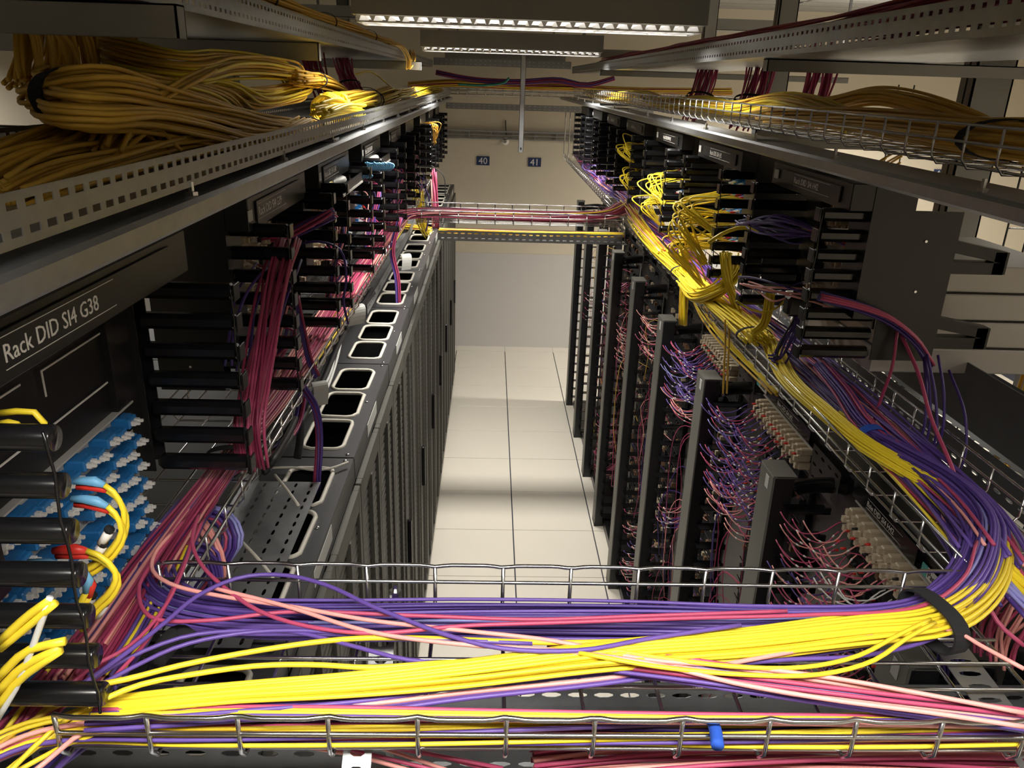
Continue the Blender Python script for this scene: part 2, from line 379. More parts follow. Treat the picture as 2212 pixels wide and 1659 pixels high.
def cabinet(y0, lab, idx):
    e = empty('cabinet', lab, 'cabinet', (0, y0, 0), 'closed black cabinets in the left row')
    W = .8; HX0, HX1 = CF-.165, CF-.045
    hs = [(.055+.235*i, .055+.235*i+.205, HX0, HX1) for i in range(3)]
    mb = MB(); hole_plate(mb, CF-.235, CF-.004, .004, W-.004, CZ, hs)
    mb.box(CD, CF-.237, .004, W-.004, CZ-.004, CZ-.001)
    mb.build('top_plate', m_cab, e)
    mb = MB(); mb.box(CD, CF-.03, .002, .03, .05, CZ-.004); mb.box(CD, CF-.03, W-.03, W-.002, .05, CZ-.004); mb.box(CD, CD+.03, .03, W-.03, .05, CZ-.004)
    mb.box(CD, CF-.03, .002, W-.002, .0, .05); mb.box(CD+.03, CF-.03, .03, W-.03, CZ-.30, CZ-.29)
    mb.build('body', m_void, e)
    mb = MB(); mb.box(CF-.03, CF-.003, .002, W-.002, CZ-.075, CZ-.003, bev=.003); mb.build('front_rail', m_cab, e)
    for i, h in enumerate(hs):
        mb = MB(); P = rr_ring(h[2], h[3], h[0], h[1], CZ+.001)
        P = P+RNG.normal(0, .0012 if idx in (1, 2) else .0004, P.shape)*np.array([1, 1, 0]); P[-1] = P[0]
        mb.tube(P, .0062, 6, cap=False); mb.build('edge_trim', m_trim, e, smooth=True)
    for s in (0, 1):
        d0 = .004+s*.398; d1 = d0+.394
        de = MB(); de.box(CF-.006, CF+.012, d0, d0+.035, .06, CZ-.085, bev=.002); de.box(CF-.006, CF+.012, d1-.035, d1, .06, CZ-.085, bev=.002)
        de.box(CF-.006, CF+.012, d0+.035, d1-.035, .06, .12); de.box(CF-.006, CF+.012, d0+.035, d1-.035, CZ-.15, CZ-.085)
        de.box(CF-.004, CF+.016, d0+.185, d0+.2, .12, CZ-.15)
        dr = de.build('door', m_door, e)
        pm = MB(); nz = 62; zz = np.linspace(.12, CZ-.15, nz+1)
        for k in range(nz): pm.box(CF-.004, CF+.004, d0+.035, d1-.035, zz[k], zz[k]+(zz[1]-zz[0])*.58)
        stuff(pm.build('perforated_infill', m_door, dr))
    mb = MB(); mb.box(CF+.012, CF+.03, .405, .43, .95, 1.2, bev=.006); mb.build('handle', m_gloss, e)
    for (sx, sy) in ((CF-.025, .02), (CF-.025, W-.02), (CF-.03, .42), (CF-.215, .02), (CF-.215, W-.02)):
        mb = MB(); mb.tube([(sx, sy, CZ), (sx, sy, CZ+.0025), (sx, sy, CZ+.004)], [.0062, .0062, .003], 8); mb.build('screw', m_wire, e, smooth=True)
    mb = MB(); mb.box(CF-.003, CF-.0015, .25, .45, CZ-.05, CZ-.008); mb.build('label_tape', m_tag, e)
    return e
for i in range(10):
    cabinet(.45+.8*i, 'closed black cabinet with three white-edged top openings, %s of its row from the near end' % ORD[i], i)
# ================================================================== OPEN RACKS, right
RX, RP = .835, 1.04
def adapter_mesh(w=.026, h=.012, d=.02, mats=(m_beige, m_brown)):
    return None
def open_rack(k, y0):
    """800 wide distribution rack: vertical duct post at the far end, panels recessed"""
    near = k < 4
    lab = 'open black distribution rack with patch cords, %s of the right row from the near end' % ORD[k]
    e = empty('distribution_rack', lab, 'rack', (0, y0, 0), 'open distribution racks in the right row')
    W = .8
    mb = MB(); mb.box(RX, RX+.012, W, W+.11, .02, 2.09, bev=.002); mb.box(RX+.012, RX+.062, W, W+.007, .02, 2.09); mb.box(RX+.012, RX+.062, W+.10, W+.11, .02, 2.06)
    mb.box(RX+.001, RX+.07, W, W+.11, 2.088, 2.092)
    mb.build('duct_post', m_post, e)
    mb = MB(); mb.box(RX+.006, RX+.0625, W-.0015, W-.0002, .02, 2.085); mb.build('duct_side', m_black, e)
    mb = MB(); mb.box(RX-.0015, RX, W+.03, W+.055, 2.035, 2.075); p = mb.build('tag', m_tag, e)
    mb = MB(); mb.box(RX+.07, RX+.5, .01, W-.01, 0.0, .06); mb.box(RX, RX+.07, W, W+.11, 0, .03); mb.build('plinth', m_black, e)
    # guide arm curved back to the frame
    mb = MB(); P = spline([(RX+.06, W+.03, 2.03), (RX+.12, W+.05, 2.035), (RX+.2, W+.05, 2.04), (RX+.29, W+.02, 2.03)], .02)
    for dz in (0, ):
        V, F = tube_geo(P, .017, 8, True, flat=1.6); mb.add(V, F)
    mb.build('guide_arm', m_gloss, e, smooth=True)
    mb = MB(); mb.tube([(RX+.075, W+.01, 2.035), (RX+.075, W-.015, 2.035)], .006, 8); mb.build('bolt', m_wire, e)
    # rear frame
    mb = MB(); mb.box(RP+.03, RP+.06, .0, .24, .06, 2.13); mb.box(RP+.03, RP+.06, .69, .8, .06, 2.13); mb.box(RP+.01, RP+.3, .0, .8, 2.105, 2.135)
    mb.box(RP+.3, RP+.33, 0, .8, .06, 2.1); mb.build('frame', m_black, e)
    mb = MB(); perf(mb, (RP-.004, .01, 1.98), (0, 1, 0), (0, 0, 1), 4, 3, .052, .04, .026, .009); mb.build('bracket', m_plate, e)
    # panels
    zs = [2.075-.088*i for i in range(23)]
    for i, z in enumerate(zs):
        if near and i < 1:
            mb = MB(); mb.box(RP-.006, RP, .22, .70, z-.004, z); mb.box(RP, RP+.012, .22, .7, z-.088, z-.084)
            mb.box(RP+.012, RP+.016, .22, .7, z-.084, z, 1)
            pn = mb.build('port_panel', [m_panel, m_void], e)
            am = MB(); am.box(-.03, .014, -.010, .010, -.011, .011, bev=.003); am.box(-.040, -.03, -.007, .007, -.008, .008); ame = ADP.setdefault('sc', mesh_of('adapter', am, m_beige))
            for c in range(12):
                for r_ in (0, 1, 2):
                    a = link('adapter', ame, pn, (RP-.004-.004*(r_ == 1), .245+c*.038+(r_ % 2)*.006, z-.018-r_*.025))
        else:
            mb = MB(); mb.box(RP-.004, RP, .22, .70, z-.006, z, 0); mb.box(RP+.012, RP+.016, .22, .7, z-.084, z, 1)
            for c in range(12):
                if random.random() < .55:
                    y = .245+c*.038; mb.box(RP-.010, RP+.012, y-.008, y+.008, z-.03-random.random()*.012, z-.014, random.choice([3, 3, 1, 1, 0, 2]))  # lower ports coloured mostly dark, standing in for shade inside the rack
            stuff(mb.build('port_panel', [m_black, m_void, m_beige, m_brown, m_panel], e))
    # guide shelves in the cord channel
    mb = MB()
    for i in range(22):
        z = 2.0-.09*i; mb.box(RX+.04, RX+.16, W-.055, W-.003, z, z+.004); mb.box(RX+.14, RX+.16, W-.055, W-.047, z, z+.02)
    stuff(mb.build('cord_guides', m_gloss, e))
    return e
ADP = {}
racks = [open_rack(k, .43+.8*k) for k in range(9)]
def plate_text(e, s, y0, z, x, h=.022, dirn=1):
    pass
# name strips on the near racks (white lettering on black, white end lines)
def name_strip(s, y_near, y_far, x, z0, z1, lab, side, tape=None, small=None, mt=None):
    """strip lies in a plane of constant X and reads along the aisle; side=+1 right row, -1 left row"""
    e = empty('name_strip', lab, 'label', (x, (y_near+y_far)/2, (z0+z1)/2), 'name strips on the racks')
    hy = (y_far-y_near)/2; hz = (z1-z0)/2
    mb = MB(); mb.box(-.0015, .0015, -hy, hy, -hz, hz); mb.build('strip', mt or m_gloss, e)
    tx = -side*.002; d = (0, -side, 0) 
    if tape is None: tape = (.12, .9)
    ty = side*hy*(1-2*tape[0]); ln = 2*hy*(tape[1]-tape[0])
    hh = min(hz*1.25, ln/len(s)*1.75)
    t = text_mesh(s, hh, m_white, 'lettering', e, basis((tx, ty, -hh*.36), d, (0, 0, 1)))
    mb = MB()
    for zz in (hh*.62, -hh*.62): mb.box(tx-.0003, tx+.0003, ty-side*ln if side > 0 else ty, ty if side > 0 else ty+ln, zz-.0004, zz+.0004)
    mb.build('outline', m_white, e)
    return e
name_strip('Baie DID SI4 H42', 1.60, 1.95, RP-.006, 2.080, 2.128, 'black strip reading Baie DID SI4 H42 above beige connectors, nearest of the right row', 1, (.25, .80))
name_strip('Baie DID SI4 J42', 2.28, 2.70, RP-.006, 2.082, 2.125, 'black strip reading Baie DID SI4 J42 above beige connectors, right row', 1, (.28, .76))
name_strip('Baie DID SI4 K42', 3.08, 3.50, RP-.006, 2.082, 2.125, 'small black strip reading Baie DID SI4 K42, third rack of the right row', 1, (.28, .76))
def maker_tag(y, z, lab):
    e = empty('maker_tag', lab, 'label', (RP-.009, y, z)); mb = MB(); mb.box(-.001, .001, -.042, .042, -.014, .014); mb.build('plate', m_white, e)
    mb = MB(); mb.box(-.0016, .001, .042, .066, -.014, .014); mb.build('teal_mark', m_teal2, e)
    text_mesh('Panduit', .022, m_void, 'lettering', e, basis((-.0015, .038, -.007), (0, -1, 0), (0, 0, 1)))
maker_tag(1.50, 2.10, 'white maker tag with teal square on the nearest right rack')
maker_tag(2.74, 2.10, 'white maker tag with teal square beside the J42 strip')
maker_tag(3.56, 2.10, 'white maker tag with teal square beside the K42 strip')
# ================================================================== LUMINAIRES
def luminaire(x, y, ln, lab, lit=True):
    e = empty('luminaire', lab, 'ceiling light', (x, y, LAMP_Z), 'louvred luminaires across the aisles'); h = ln/2
    mb = MB(); mb.box(-h, h, -.12, -.105, 0, .10); mb.box(-h, h, .105, .12, 0, .10); mb.box(-h, -h+.012, -.105, .105, 0, .10); mb.box(h-.012, h, -.105, .105, 0, .10); mb.box(-h, h, -.12, .12, .10, .106)
    mb.build('housing', m_grey, e)
    mb = MB(); n = int(ln/.052)
    for i in range(n+1):
        xx = -h+.02+i*(ln-.04)/n; mb.prism([(xx-.012, .0), (xx+.012, .0), (xx+.003, -.019), (xx-.003, -.019)], 'Y', -.100, .100)
    for yy in (-.104, -.002, .100): mb.box(-h+.012, h-.012, yy, yy+.004, -.024, -.019)
    for yy in (-.104, .100): mb.box(-h+.012, h-.012, yy, yy+.004, -.003, .0)
    for xx in (-h+.012, h-.016): mb.box(xx, xx+.004, -.104, .104, -.024, 0)
    stuff(mb.build('louvre', m_louv, e))
    for s in (-.05, .05):
        mb = MB(); mb.tube([(-h+.03, s, .03), (h-.03, s, .03)], .012, 8); mb.build('tube', m_lens if lit else m_tubeoff, e, smooth=True)
    for s in (-h*.8, h*.8):
        mb = MB(); mb.box(s-.01, s+.01, -.01, .01, .106, ZC-LAMP_Z); mb.build('suspension', m_galvd, e)
for (x, y, ln), l in zip(LAMPS, ('above the near wire tray', 'nearest hanging across the aisle', 'middle one across the aisle', 'farthest one by the end wall')):
    luminaire(x, y, ln, 'grey louvred strip luminaire, '+l, y < 8)
for i, y in enumerate((-1.4, 1.6, 4.6, 7.6)): luminaire(3.6, y, 1.2, 'added unseen louvred luminaire over the next aisle to the right, %s one' % ORD[i])  # housings built around the added fill lamps
luminaire(.13, -1.9, 1.2, 'added unseen louvred luminaire behind the viewpoint at the near end of the aisle')
for i, y in enumerate((-.6, 2.6, 6.6)): luminaire(-2.9, y, 1.2, 'added unseen louvred luminaire over the aisle behind the left cabinets, %s one' % ORD[i])
m_galvdark = mat('weathered_zinc', (.14, .145, .15), .5, .5, var=.2, vscale=20)
# ================================================================== TRAYS
def wire_tray_x(x0, x1, ys, z0, z1, lab, r=.0028, off=.03, pitch=.1, parts=True, names='wire_tray'):
    """wire-mesh tray running across the aisle"""
    e = empty(names, lab, 'cable tray'); ya, yb = ys
    for (y, s) in ((ya, -1), (yb, 1)):
        P = []; xs = np.arange(x0, x1, pitch/8)
        for x in xs:
            ph = ((x-off)/pitch) % 1; P.append((x, y+s*(.0045*min(1, math.sin(math.pi*ph)*1.6)), z1))
        cable(P, r*1.05, m_wire, 'rim_wire', e, 8, .012, mx=400)
        cable([(x0, y, z1-.026), (x1, y, z1-.026)], r, m_wire, 'side_wire', e, 8)
    n = 5
    for i in range(n+1):
        y = ya+.02+(yb-ya-.04)*i/n; cable([(x0, y, z0), (x1, y, z0)], r, m_wire, 'bottom_wire', e, 8)
    i0 = math.ceil((x0-off)/pitch); me = None
    while off+i0*pitch < x1:
        x = off+i0*pitch
        if me is None:
            P = [(0, ya, z1), (0, ya, z0+.012), (0, ya+.012, z0-.004), (0, ya+.03, z0-.005), (0, yb-.03, z0-.005), (0, yb-.012, z0-.004), (0, yb, z0+.012), (0, yb, z1)]
            mb = MB(); mb.tube(P, r, 8); me = mesh_of('cross_wire', mb, m_wire, True)
        link('cross_wire', me, e, (x, 0, 0)); i0 += 1
    return e
def wire_tray_y(x0, x1, y0, y1, z0, z1, lab, r=.0025, pitch=.1, rims=(1, 1), nb=4):
    e = empty('wire_tray', lab, 'cable tray')
    for (x, k) in ((x0, 0), (x1, 1)):
        if not rims[k]: continue
        cable([(x, y0, z1), (x, y1, z1)], r, m_wire, 'rim_wire', e, 6)
        cable([(x, y0, z1-.028), (x, y1, z1-.028)], r, m_wire, 'side_wire', e, 6)
    for i in range(nb+1): cable([(x0+.015+(x1-x0-.03)*i/nb, y0, z0), (x0+.015+(x1-x0-.03)*i/nb, y1, z0)], r, m_wire, 'bottom_wire', e, 6)
    P = [(x0, 0, z1), (x0, 0, z0+.01), (x0+.012, 0, z0-.004), (x1-.012, 0, z0-.004), (x1, 0, z0+.01), (x1, 0, z1)]
    mb = MB(); mb.tube(P, r, 6); me = mesh_of('cross_wire', mb, m_wire, True)
    for i in range(int((y1-y0)/pitch)): link('cross_wire', me, e, (0, y0+.03+i*pitch, 0))
    return e
wire_tray_x(-.47, .74, (.699, .992), 2.405, 2.470, 'galvanised wire mesh tray crossing the aisle nearest, under purple and yellow cables', off=.03)
wire_tray_x(-.40, .74, (4.36, 4.66), 2.405, 2.470, 'galvanised wire mesh tray crossing the aisle halfway, full of pink and wine cables', off=.03)
wire_tray_y(.74, .98, 1.02, 4.3, 2.41, 2.470, 'wire mesh tray along the right racks carrying yellow and purple cables')
wire_tray_y(.74, .98, 4.7, 8.3, 2.41, 2.470, 'far wire mesh tray above the right racks holding loose purple and pink cords')
wire_tray_y(-.74, -.46, 1.02, 4.3, 2.365, 2.42, 'wire mesh tray along the left cabinets carrying pink and magenta cables')
wire_tray_y(-.74, -.46, 4.7, 6.6, 2.365, 2.42, 'far wire mesh tray above the left cabinets, beyond the crossing tray')
wire_tray_y(.80, 1.10, .75, 8.4, 3.025, 3.092, 'overhead wire basket above the right rail, full of yellow cables', rims=(1, 1))
# hangers of the crossing tray at the far right
for i in range(5):
    x = .735+.045*i; o = cable([(x, 8.29, 2.42), (x, 8.29, 2.87)], .006, m_wire, 'threaded_rod'); tag(o, 'bright threaded rod in a close row of five before the end wall', 'rod', 'row of five threaded rods before the end wall')
def perf_tray(p, lab, axis, a0, a1, c0, c1, z0, h, rows=1, pitch=.05, slot=(.030, .008), holes_bottom=False, mt=None, flange=0, sides=(1, 1), name='perforated_tray', brows=4):
    e = empty(name, lab, 'cable tray'); L = a1-a0; n = int(L/pitch); mt = mt or m_galvd
    dirs = {'Y': ((0, 1, 0), lambda c, z: (c, a0, z)), 'X': ((1, 0, 0), lambda c, z: (a0, c, z))}[axis]
    U = dirs[0]
    for k, c in enumerate((c0, c1)):
        if not sides[k]: continue
        mb = MB(); perf(mb, dirs[1](c, z0), U, (0, 0, 1), n, rows, pitch, h/rows, slot[0], slot[1], shape=8 if n*rows < 260 else 4); mb.build('side_wall', mt, e)
        if flange:
            mb = MB(); s = 1 if k == 0 else -1; V = (s, 0, 0) if axis == 'Y' else (0, s, 0); sheet(mb, dirs[1](c, z0+h), U, V, L, flange); mb.build('flange', mt, e)
    V = (1, 0, 0) if axis == 'Y' else (0, 1, 0); mb = MB()
    if holes_bottom: perf(mb, dirs[1](c0, z0), U, V, n, brows, pitch, (c1-c0)/brows, slot[0], slot[1], stag=False, shape=8 if n*brows < 400 else 4)
    else: sheet(mb, dirs[1](c0, z0), U, V, L, c1-c0)
    mb.build('bottom', mt, e)
    return e
perf_tray(0, 'grey slotted steel tray crossing the aisle below the nearest wire tray', 'X', -.34, 1.36, 1.035, 1.2, 2.018, .06, mt=m_galv, slot=(.036, .0105))
perf_tray(0, 'grey slotted steel tray crossing the aisle halfway with yellow and red cables inside', 'X', -.42, 1.02, 5.83, 5.95, 2.03, .075, 2, mt=m_galvd, slot=(.03, .010))
e = perf_tray(0, 'galvanised perforated tray on cabinet tops beside the nearest openings', 'Y', 1.2, 1.86, -.585, -.425, 2.15, .06, 1, .038, (.022, .007), True, m_galv, sides=(1, 0), brows=4)
perf_tray(0, 'galvanised perforated tray lying on the far left cabinets under black cables', 'Y', 3.45, 7.2, -.86, -.54, 2.14, .05, 1, .05, (.028, .006), True, m_galvd, brows=6)
perf_tray(0, 'dark perforated tray low in the left corner below the nearest wire tray', 'X', -.62, -.10, .60, .86, 2.22, .06, 1, .05, (.028, .010), True, m_galvd, brows=3)
e = perf_tray(0, 'left overhead perforated tray on the rail holding heaps of yellow cable', 'Y', .35, 8.9, -.90, -.44, 2.979, .05, 2, .032, (.0195, .0078), False, m_galv)
e = perf_tray(0, 'uppermost left perforated tray holding a thin run of yellow cable', 'Y', 1.0, 8.6, -1.15, -.60, 3.248, .064, 2, .034, (.014, .0085), False, m_galv, sides=(0, 1))
e = perf_tray(0, 'uppermost right perforated tray with dark red cables behind its holes', 'Y', .75, 8.6, .80, 1.35, 3.228, .064, 2, .034, (.014, .0085), False, m_galv, sides=(1, 0))
perf_tray(0, 'slotted channel spanning between the two long rails shortly before the end wall', 'X', -.45, 1.6, 8.27, 8.33, 2.868, .055, 2, .05, (.025, .006), mt=m_galvd)
perf_tray(0, 'slotted strut hanging across the aisle below the third luminaire', 'X', -.6, .85, 8.7, 8.8, 3.27, .07, 2, .05, (.025, .006), mt=m_galvd)
perf_tray(0, 'wide perforated galvanised tray behind the right wire tray', 'Y', 1.05, 3.6, 1.16, 1.5, 2.28, .09, 2, .045, (.026, .008), True, m_galvdark, brows=6)
for yy in (1.3, 2.1, 2.9, 3.45):
    mb = MB(); mb.box(1.2, 1.25, yy, yy+.04, 2.135, 2.28); o = mb.build('stand', m_galvdark, bpy.data.objects[[q.name for q in bpy.data.objects if q.get('label', '').startswith('wide perforated')][0]])
e = empty('divider_plate', 'plain dark zinc plate standing behind the right wire tray', 'plate'); mb = MB(); mb.box(1.17, 1.174, 1.5, 2.25, 2.38, 2.53); mb.build('plate', m_galvdark, e); mb = MB(); mb.box(1.165, 1.178, 1.49, 1.5, 2.3, 2.56); mb.build('edge_post', m_galvd, e)
# ladder-like raceway on the end wall
e = empty('wall_raceway', 'bright steel raceway running across the end wall above the signs', 'raceway'); 
for i, z in enumerate((2.60, 2.555, 2.515)):
    mb = MB(); mb.box(-.6, 1.9, 9.50, 9.549, z-.006-(.008 if i == 0 else 0), z+.006); mb.build('rail', m_galv, e)
for i in range(10): mb = MB(); mb.box(-.5+.25*i-.006, -.5+.25*i+.006, 9.51, 9.53, 2.51, 2.6); mb.build('rung', m_galv, e)
e = empty('smoke_detector', 'small round smoke detector on the end wall under the raceway', 'smoke detector', (.16, 9.53, 2.49)); mb = MB()
mb.tube([(0, .02, 0), (0, 0, 0), (0, -.03, 0)], [.045, .045, .03], 16); mb.build('body', m_white, e, smooth=True)
mb = MB(); mb.tube([(0, -.03, 0), (0, -.04, 0)], .018, 12); mb.build('sensor', m_grey, e)
tag(cable([(.16, 9.53, 2.72), (.165, 9.53, 2.6), (.17, 9.53, 2.55)], .006, m_blk, 'detector_cable'), 'short dark cable hanging down the end wall above the smoke detector', 'cable')
# ================================================================== RAILS, BARS, UPRIGHTS
def rail(x0, x1, z0, z1, y0, y1, lab):
    e = empty('support_rail', lab, 'rail'); mb = MB(); mb.box(x0, x1, y0, y1, z0, z1, bev=.006); mb.build('profile', m_galv, e, smooth=False); return e
for (xf, s, z0, z1, sd) in ((-.42, -1, 2.932, 2.966, 'left'), (.72, 1, 2.972, 3.002, 'right')):
    xa, xb = sorted((xf, xf+s*.12)); r_ = rail(xa, xb, z0, z1, .3, 8.95, 'long galvanised support rail above the %s patch frames' % sd)
    mb = MB(); mb.tube([(xf+s*.018, .6+0*1, z1), (xf+s*.018, .6, z1+.02)], .004, 6); mb.tube([(xf+s*.018, .6, z1), (xf+s*.018, .6, z1+.006)], .009, 6); rod = mesh_of('hanger_bolt', mb, m_wire)
    for i in range(14): link('hanger_bolt', rod, r_, (0, .05+.55*i, 0))
    mb = MB(); mb.box(xf+s*.02, xf+s*.10, -.06, .06, z1, z1+.006) if s > 0 else mb.box(xf-.10, xf-.02, -.06, .06, z1, z1+.006)
    jm = mesh_of('joint_plate', mb, m_galv)
    for y in (2.35, 5.0): link('joint_plate', jm, r_, (0, y, 0))
def bar(x0, x1, y, z0, z1, lab, name='cantilever_arm', d=.04, mt=None, grp=None):
    e = empty(name, lab, 'bracket', group=grp); mb = MB(); t = .003
    mb.box(x0, x1, y-d/2, y-d/2+t, z0, z1); mb.box(x0, x1, y+d/2-t, y+d/2, z0, z1); mb.box(x0, x1, y-d/2, y+d/2, z1-t, z1); mb.build('channel', mt or m_grey, e)
    mb = MB(); mb.box(x0-.0 if x0 > 0 else x1-.004, x0+.004 if x0 > 0 else x1, y-d/2, y+d/2, z0, z1); mb.build('end_cap', m_galvd, e); return e
for i, (x1, y, z0, z1) in enumerate([(-.62, 3.1, 3.185, 3.245), (-.5, 6.0, 3.19, 3.245), (-.5, 2.48, 2.925, 2.972), (-.5, 5.5, 2.925, 2.972), (-.55, 1.55, 3.19, 3.245)]):
    bar(-1.9, x1, y, z0, z1, 'grey steel arm carrying the left overhead trays, %s one' % ['under the uppermost tray', 'far end of the uppermost tray', 'short one resting on the rail', 'far one resting on the rail', 'closest to the yellow curtain'][i])
for i, (x0, y, z0, z1) in enumerate([(.85, 2.65, 3.19, 3.226), (.72, 5.7, 3.19, 3.226), (.85, 2.68, 2.962, 3.016), (.72, 5.6, 3.004, 3.018)]):
    bar(x0, 2.4, y, z0, z1, 'grey steel arm carrying the right overhead trays, %s one' % ['under the uppermost tray', 'far end of the uppermost tray', 'blunt-ended under the wire basket', 'far one under the basket'][i])
# hanging post in the aisle
e = empty('hanging_post', 'slim grey strut hanging down in the middle of the aisle', 'strut', (.25, 6.95, 0)); mb = MB()
mb.box(-.02, .02, -.02, -.017, 2.58, 3.34); mb.box(-.02, -.017, -.02, .02, 2.58, 3.34); mb.box(.017, .02, -.02, .02, 2.58, 3.34); mb.build('channel', m_galv, e)
mb = MB(); mb.box(-.006, .006, -.0215, -.02, 2.6, 2.62); mb.build('bolt', m_void, e)
mb = MB(); mb.box(-.7, .95, -.02, .02, 3.34, 3.40); mb.build('cross_member', m_grey, e)
def upright(x, y, w, d, z0, z1, lab):
    e = empty('upright', lab, 'post', (x, y, 0)); mb = MB(); mb.box(-w/2, w/2, -d/2, -d/2+.006, z0, z1); mb.box(-w/2, -w/2+.006, -d/2, d/2, z0, z1); mb.box(w/2-.006, w/2, -d/2, d/2, z0, z1)
    mb.build('section', m_grey, e); mb = MB(); mb.box(-w/2-.001, -w/2, -.004, .004, z0, z1); mb.build('seam', m_void, e)
    mb = MB(); mb.box(-w*.7, w*.7, -d/2-.01, d/2+.01, z1-.01, z1); mb.build('head_plate', m_grey, e)
upright(1.62, 2.75, .13, .08, .0, 3.9, 'grey steel upright behind the nearest right patch frame')
upright(1.55, 4.6, .10, .08, .0, 3.9, 'grey steel upright rising beside the red cable drop')
upright(2.35, 3.1, .16, .10, .0, 3.9, 'thick grey upright at the far right edge, behind the yellow cables')
upright(1.75, 7.0, .10, .08, .0, 3.9, 'distant grey upright behind the right wire basket')
upright(-1.3, 4.2, .10, .08, 2.12, 3.9, 'grey upright behind the yellow heap on the left')
upright(-1.3, 7.6, .10, .08, 2.12, 3.9, 'distant grey upright behind the left trays')
# ceiling ducts / channels above
for i, (y, z, h) in enumerate([(2.2, 3.72, .10), (3.9, 3.66, .07), (5.2, 3.7, .08), (7.4, 3.6, .09)]):
    e = empty('ceiling_channel', 'long grey channel under the ceiling, %s from the camera' % ORD[i], 'channel'); mb = MB(); mb.box(-2.2, 3.2, y, y+.004, z, z+h); mb.box(-2.2, 3.2, y+.25, y+.254, z, z+h); mb.box(-2.2, 3.2, y, y+.25, z, z+.004); mb.build('trough', m_grey, e)
    mb = MB(); 
    for x in (-1.5, 0, 1.5): mb.box(x-.01, x+.01, y+.11, y+.13, z, ZC)
    mb.build('hanger', m_galvd, e)
# ================================================================== HUNG PATCH FRAMES
def comb_meshes(side):
    L = .165; d = .026
    mb = MB(); x0, x1 = (0, L) if side > 0 else (-L, 0)
    mb.box(x0+.002, x1, 0, d, -.0135, .0135, bev=.0075)
    P = spline([(0, y, 0) for y in (0, d)], .02); mb2 = MB()
    tip = 0; mb.box(-.003 if side > 0 else -.001, .001 if side > 0 else .003, -.003, d, -.014, .014, bev=.001)
    return mesh_of('finger', mb, m_gloss)
FING = {1: comb_meshes(1), -1: comb_meshes(-1)}
def comb(x, y, z0, side, n, pitch, lab, grp, plate=.14, arms=False):
    e = empty('cable_manager', lab, 'cable manager', (x, y, z0), grp)
    for i in range(n): link('finger', FING[-2] if (side < 0 and y < .8) else FING[side], e, (0, 0, i*pitch+.014))
    mb = MB(); H = (n-1)*pitch+.028; a, b = sorted((side*.165, side*(.165+plate))); mb.box(a, b, -.001, .002, 0, H); mb.box(a, b, .045, .048, 0, H) if not arms else None
    mb.build('side_plate', m_black, e)
    mb = MB(); P = [(side*.002, -.004+.003*math.sin(i*1.7), H*i/14) for i in range(15)]; mb.tube(P, .0017, 5); mb.build('retainer', m_gloss, e, smooth=True)
    for i in range(3):
        mb = MB(); mb.tube([(side*(.165+plate*.5), -.001, H*(.15+.33*i)), (side*(.165+plate*.5), -.004, H*(.15+.33*i))], .003, 8); mb.build('screw', m_wire, e)
    if arms:
        for zz in (.055, .225):
            mb = MB(); X = .165+plate
            for (p_, q_) in (((X-.01, zz+.035), (X+.115, zz+.012)), ((X-.01, zz-.012), (X+.115, zz-.012))):
                w = .013; mb.prism([(p_[0], p_[1]-w), (q_[0], q_[1]-w), (q_[0], q_[1]+w), (p_[0], p_[1]+w)], 'Y', 0, .03)
            mb.box(X+.09, X+.12, 0, .03, zz-.024, zz+.024); mb.build('support_arm', m_black, e)
    return e
mbr = MB(); mbr.tube([(-.165, .010, 0), (-.160, .010, 0), (-.003, .010, 0), (-.001, .010, 0)], [.0135, .0135, .0135, .0125], 18); FING[-2] = mesh_of('finger', mbr, m_gloss, True)
def lc_meshes(side):
    s = -side; mb = MB(); mb.box(*sorted((-.006*s, .030*s)), -.0140, .0140, -.0085, .0085, 0, bev=.002)
    mb.box(*sorted((.004*s, .022*s)), -.0125, .0125, .0065, .010)
    for (dy) in (-.006, .006):
        x0 = .030*s; mb.prism([(dy-.0032, -.0036), (dy+.0032, -.0036), (dy+.0032, .0036), (dy-.0032, .0036)], 'X', x0, x0+.007*s, 1); mb.prism([(dy-.002, -.0022), (dy+.002, -.0022), (dy+.002, .0022), (dy-.002, .0022)], 'X', x0+.007*s, x0+.013*s, 1)
    return mesh_of('adapter', mb, [m_lblue, m_white])
def sc_meshes(side):
    s = -side; mb = MB(); mb.box(*sorted((-.004*s, .022*s)), -.0135, .0135, -.0085, .0085, 0, bev=.002); mb.box(*sorted((.022*s, .03*s)), -.010, -.001, -.006, .006, 0); mb.box(*sorted((.022*s, .03*s)), .001, .010, -.006, .006, 1)
    return mesh_of('adapter', mb, [m_beige, m_brown])
LC = {1: lc_meshes(1), -1: lc_meshes(-1)}; SC = {1: sc_meshes(1), -1: sc_meshes(-1)}
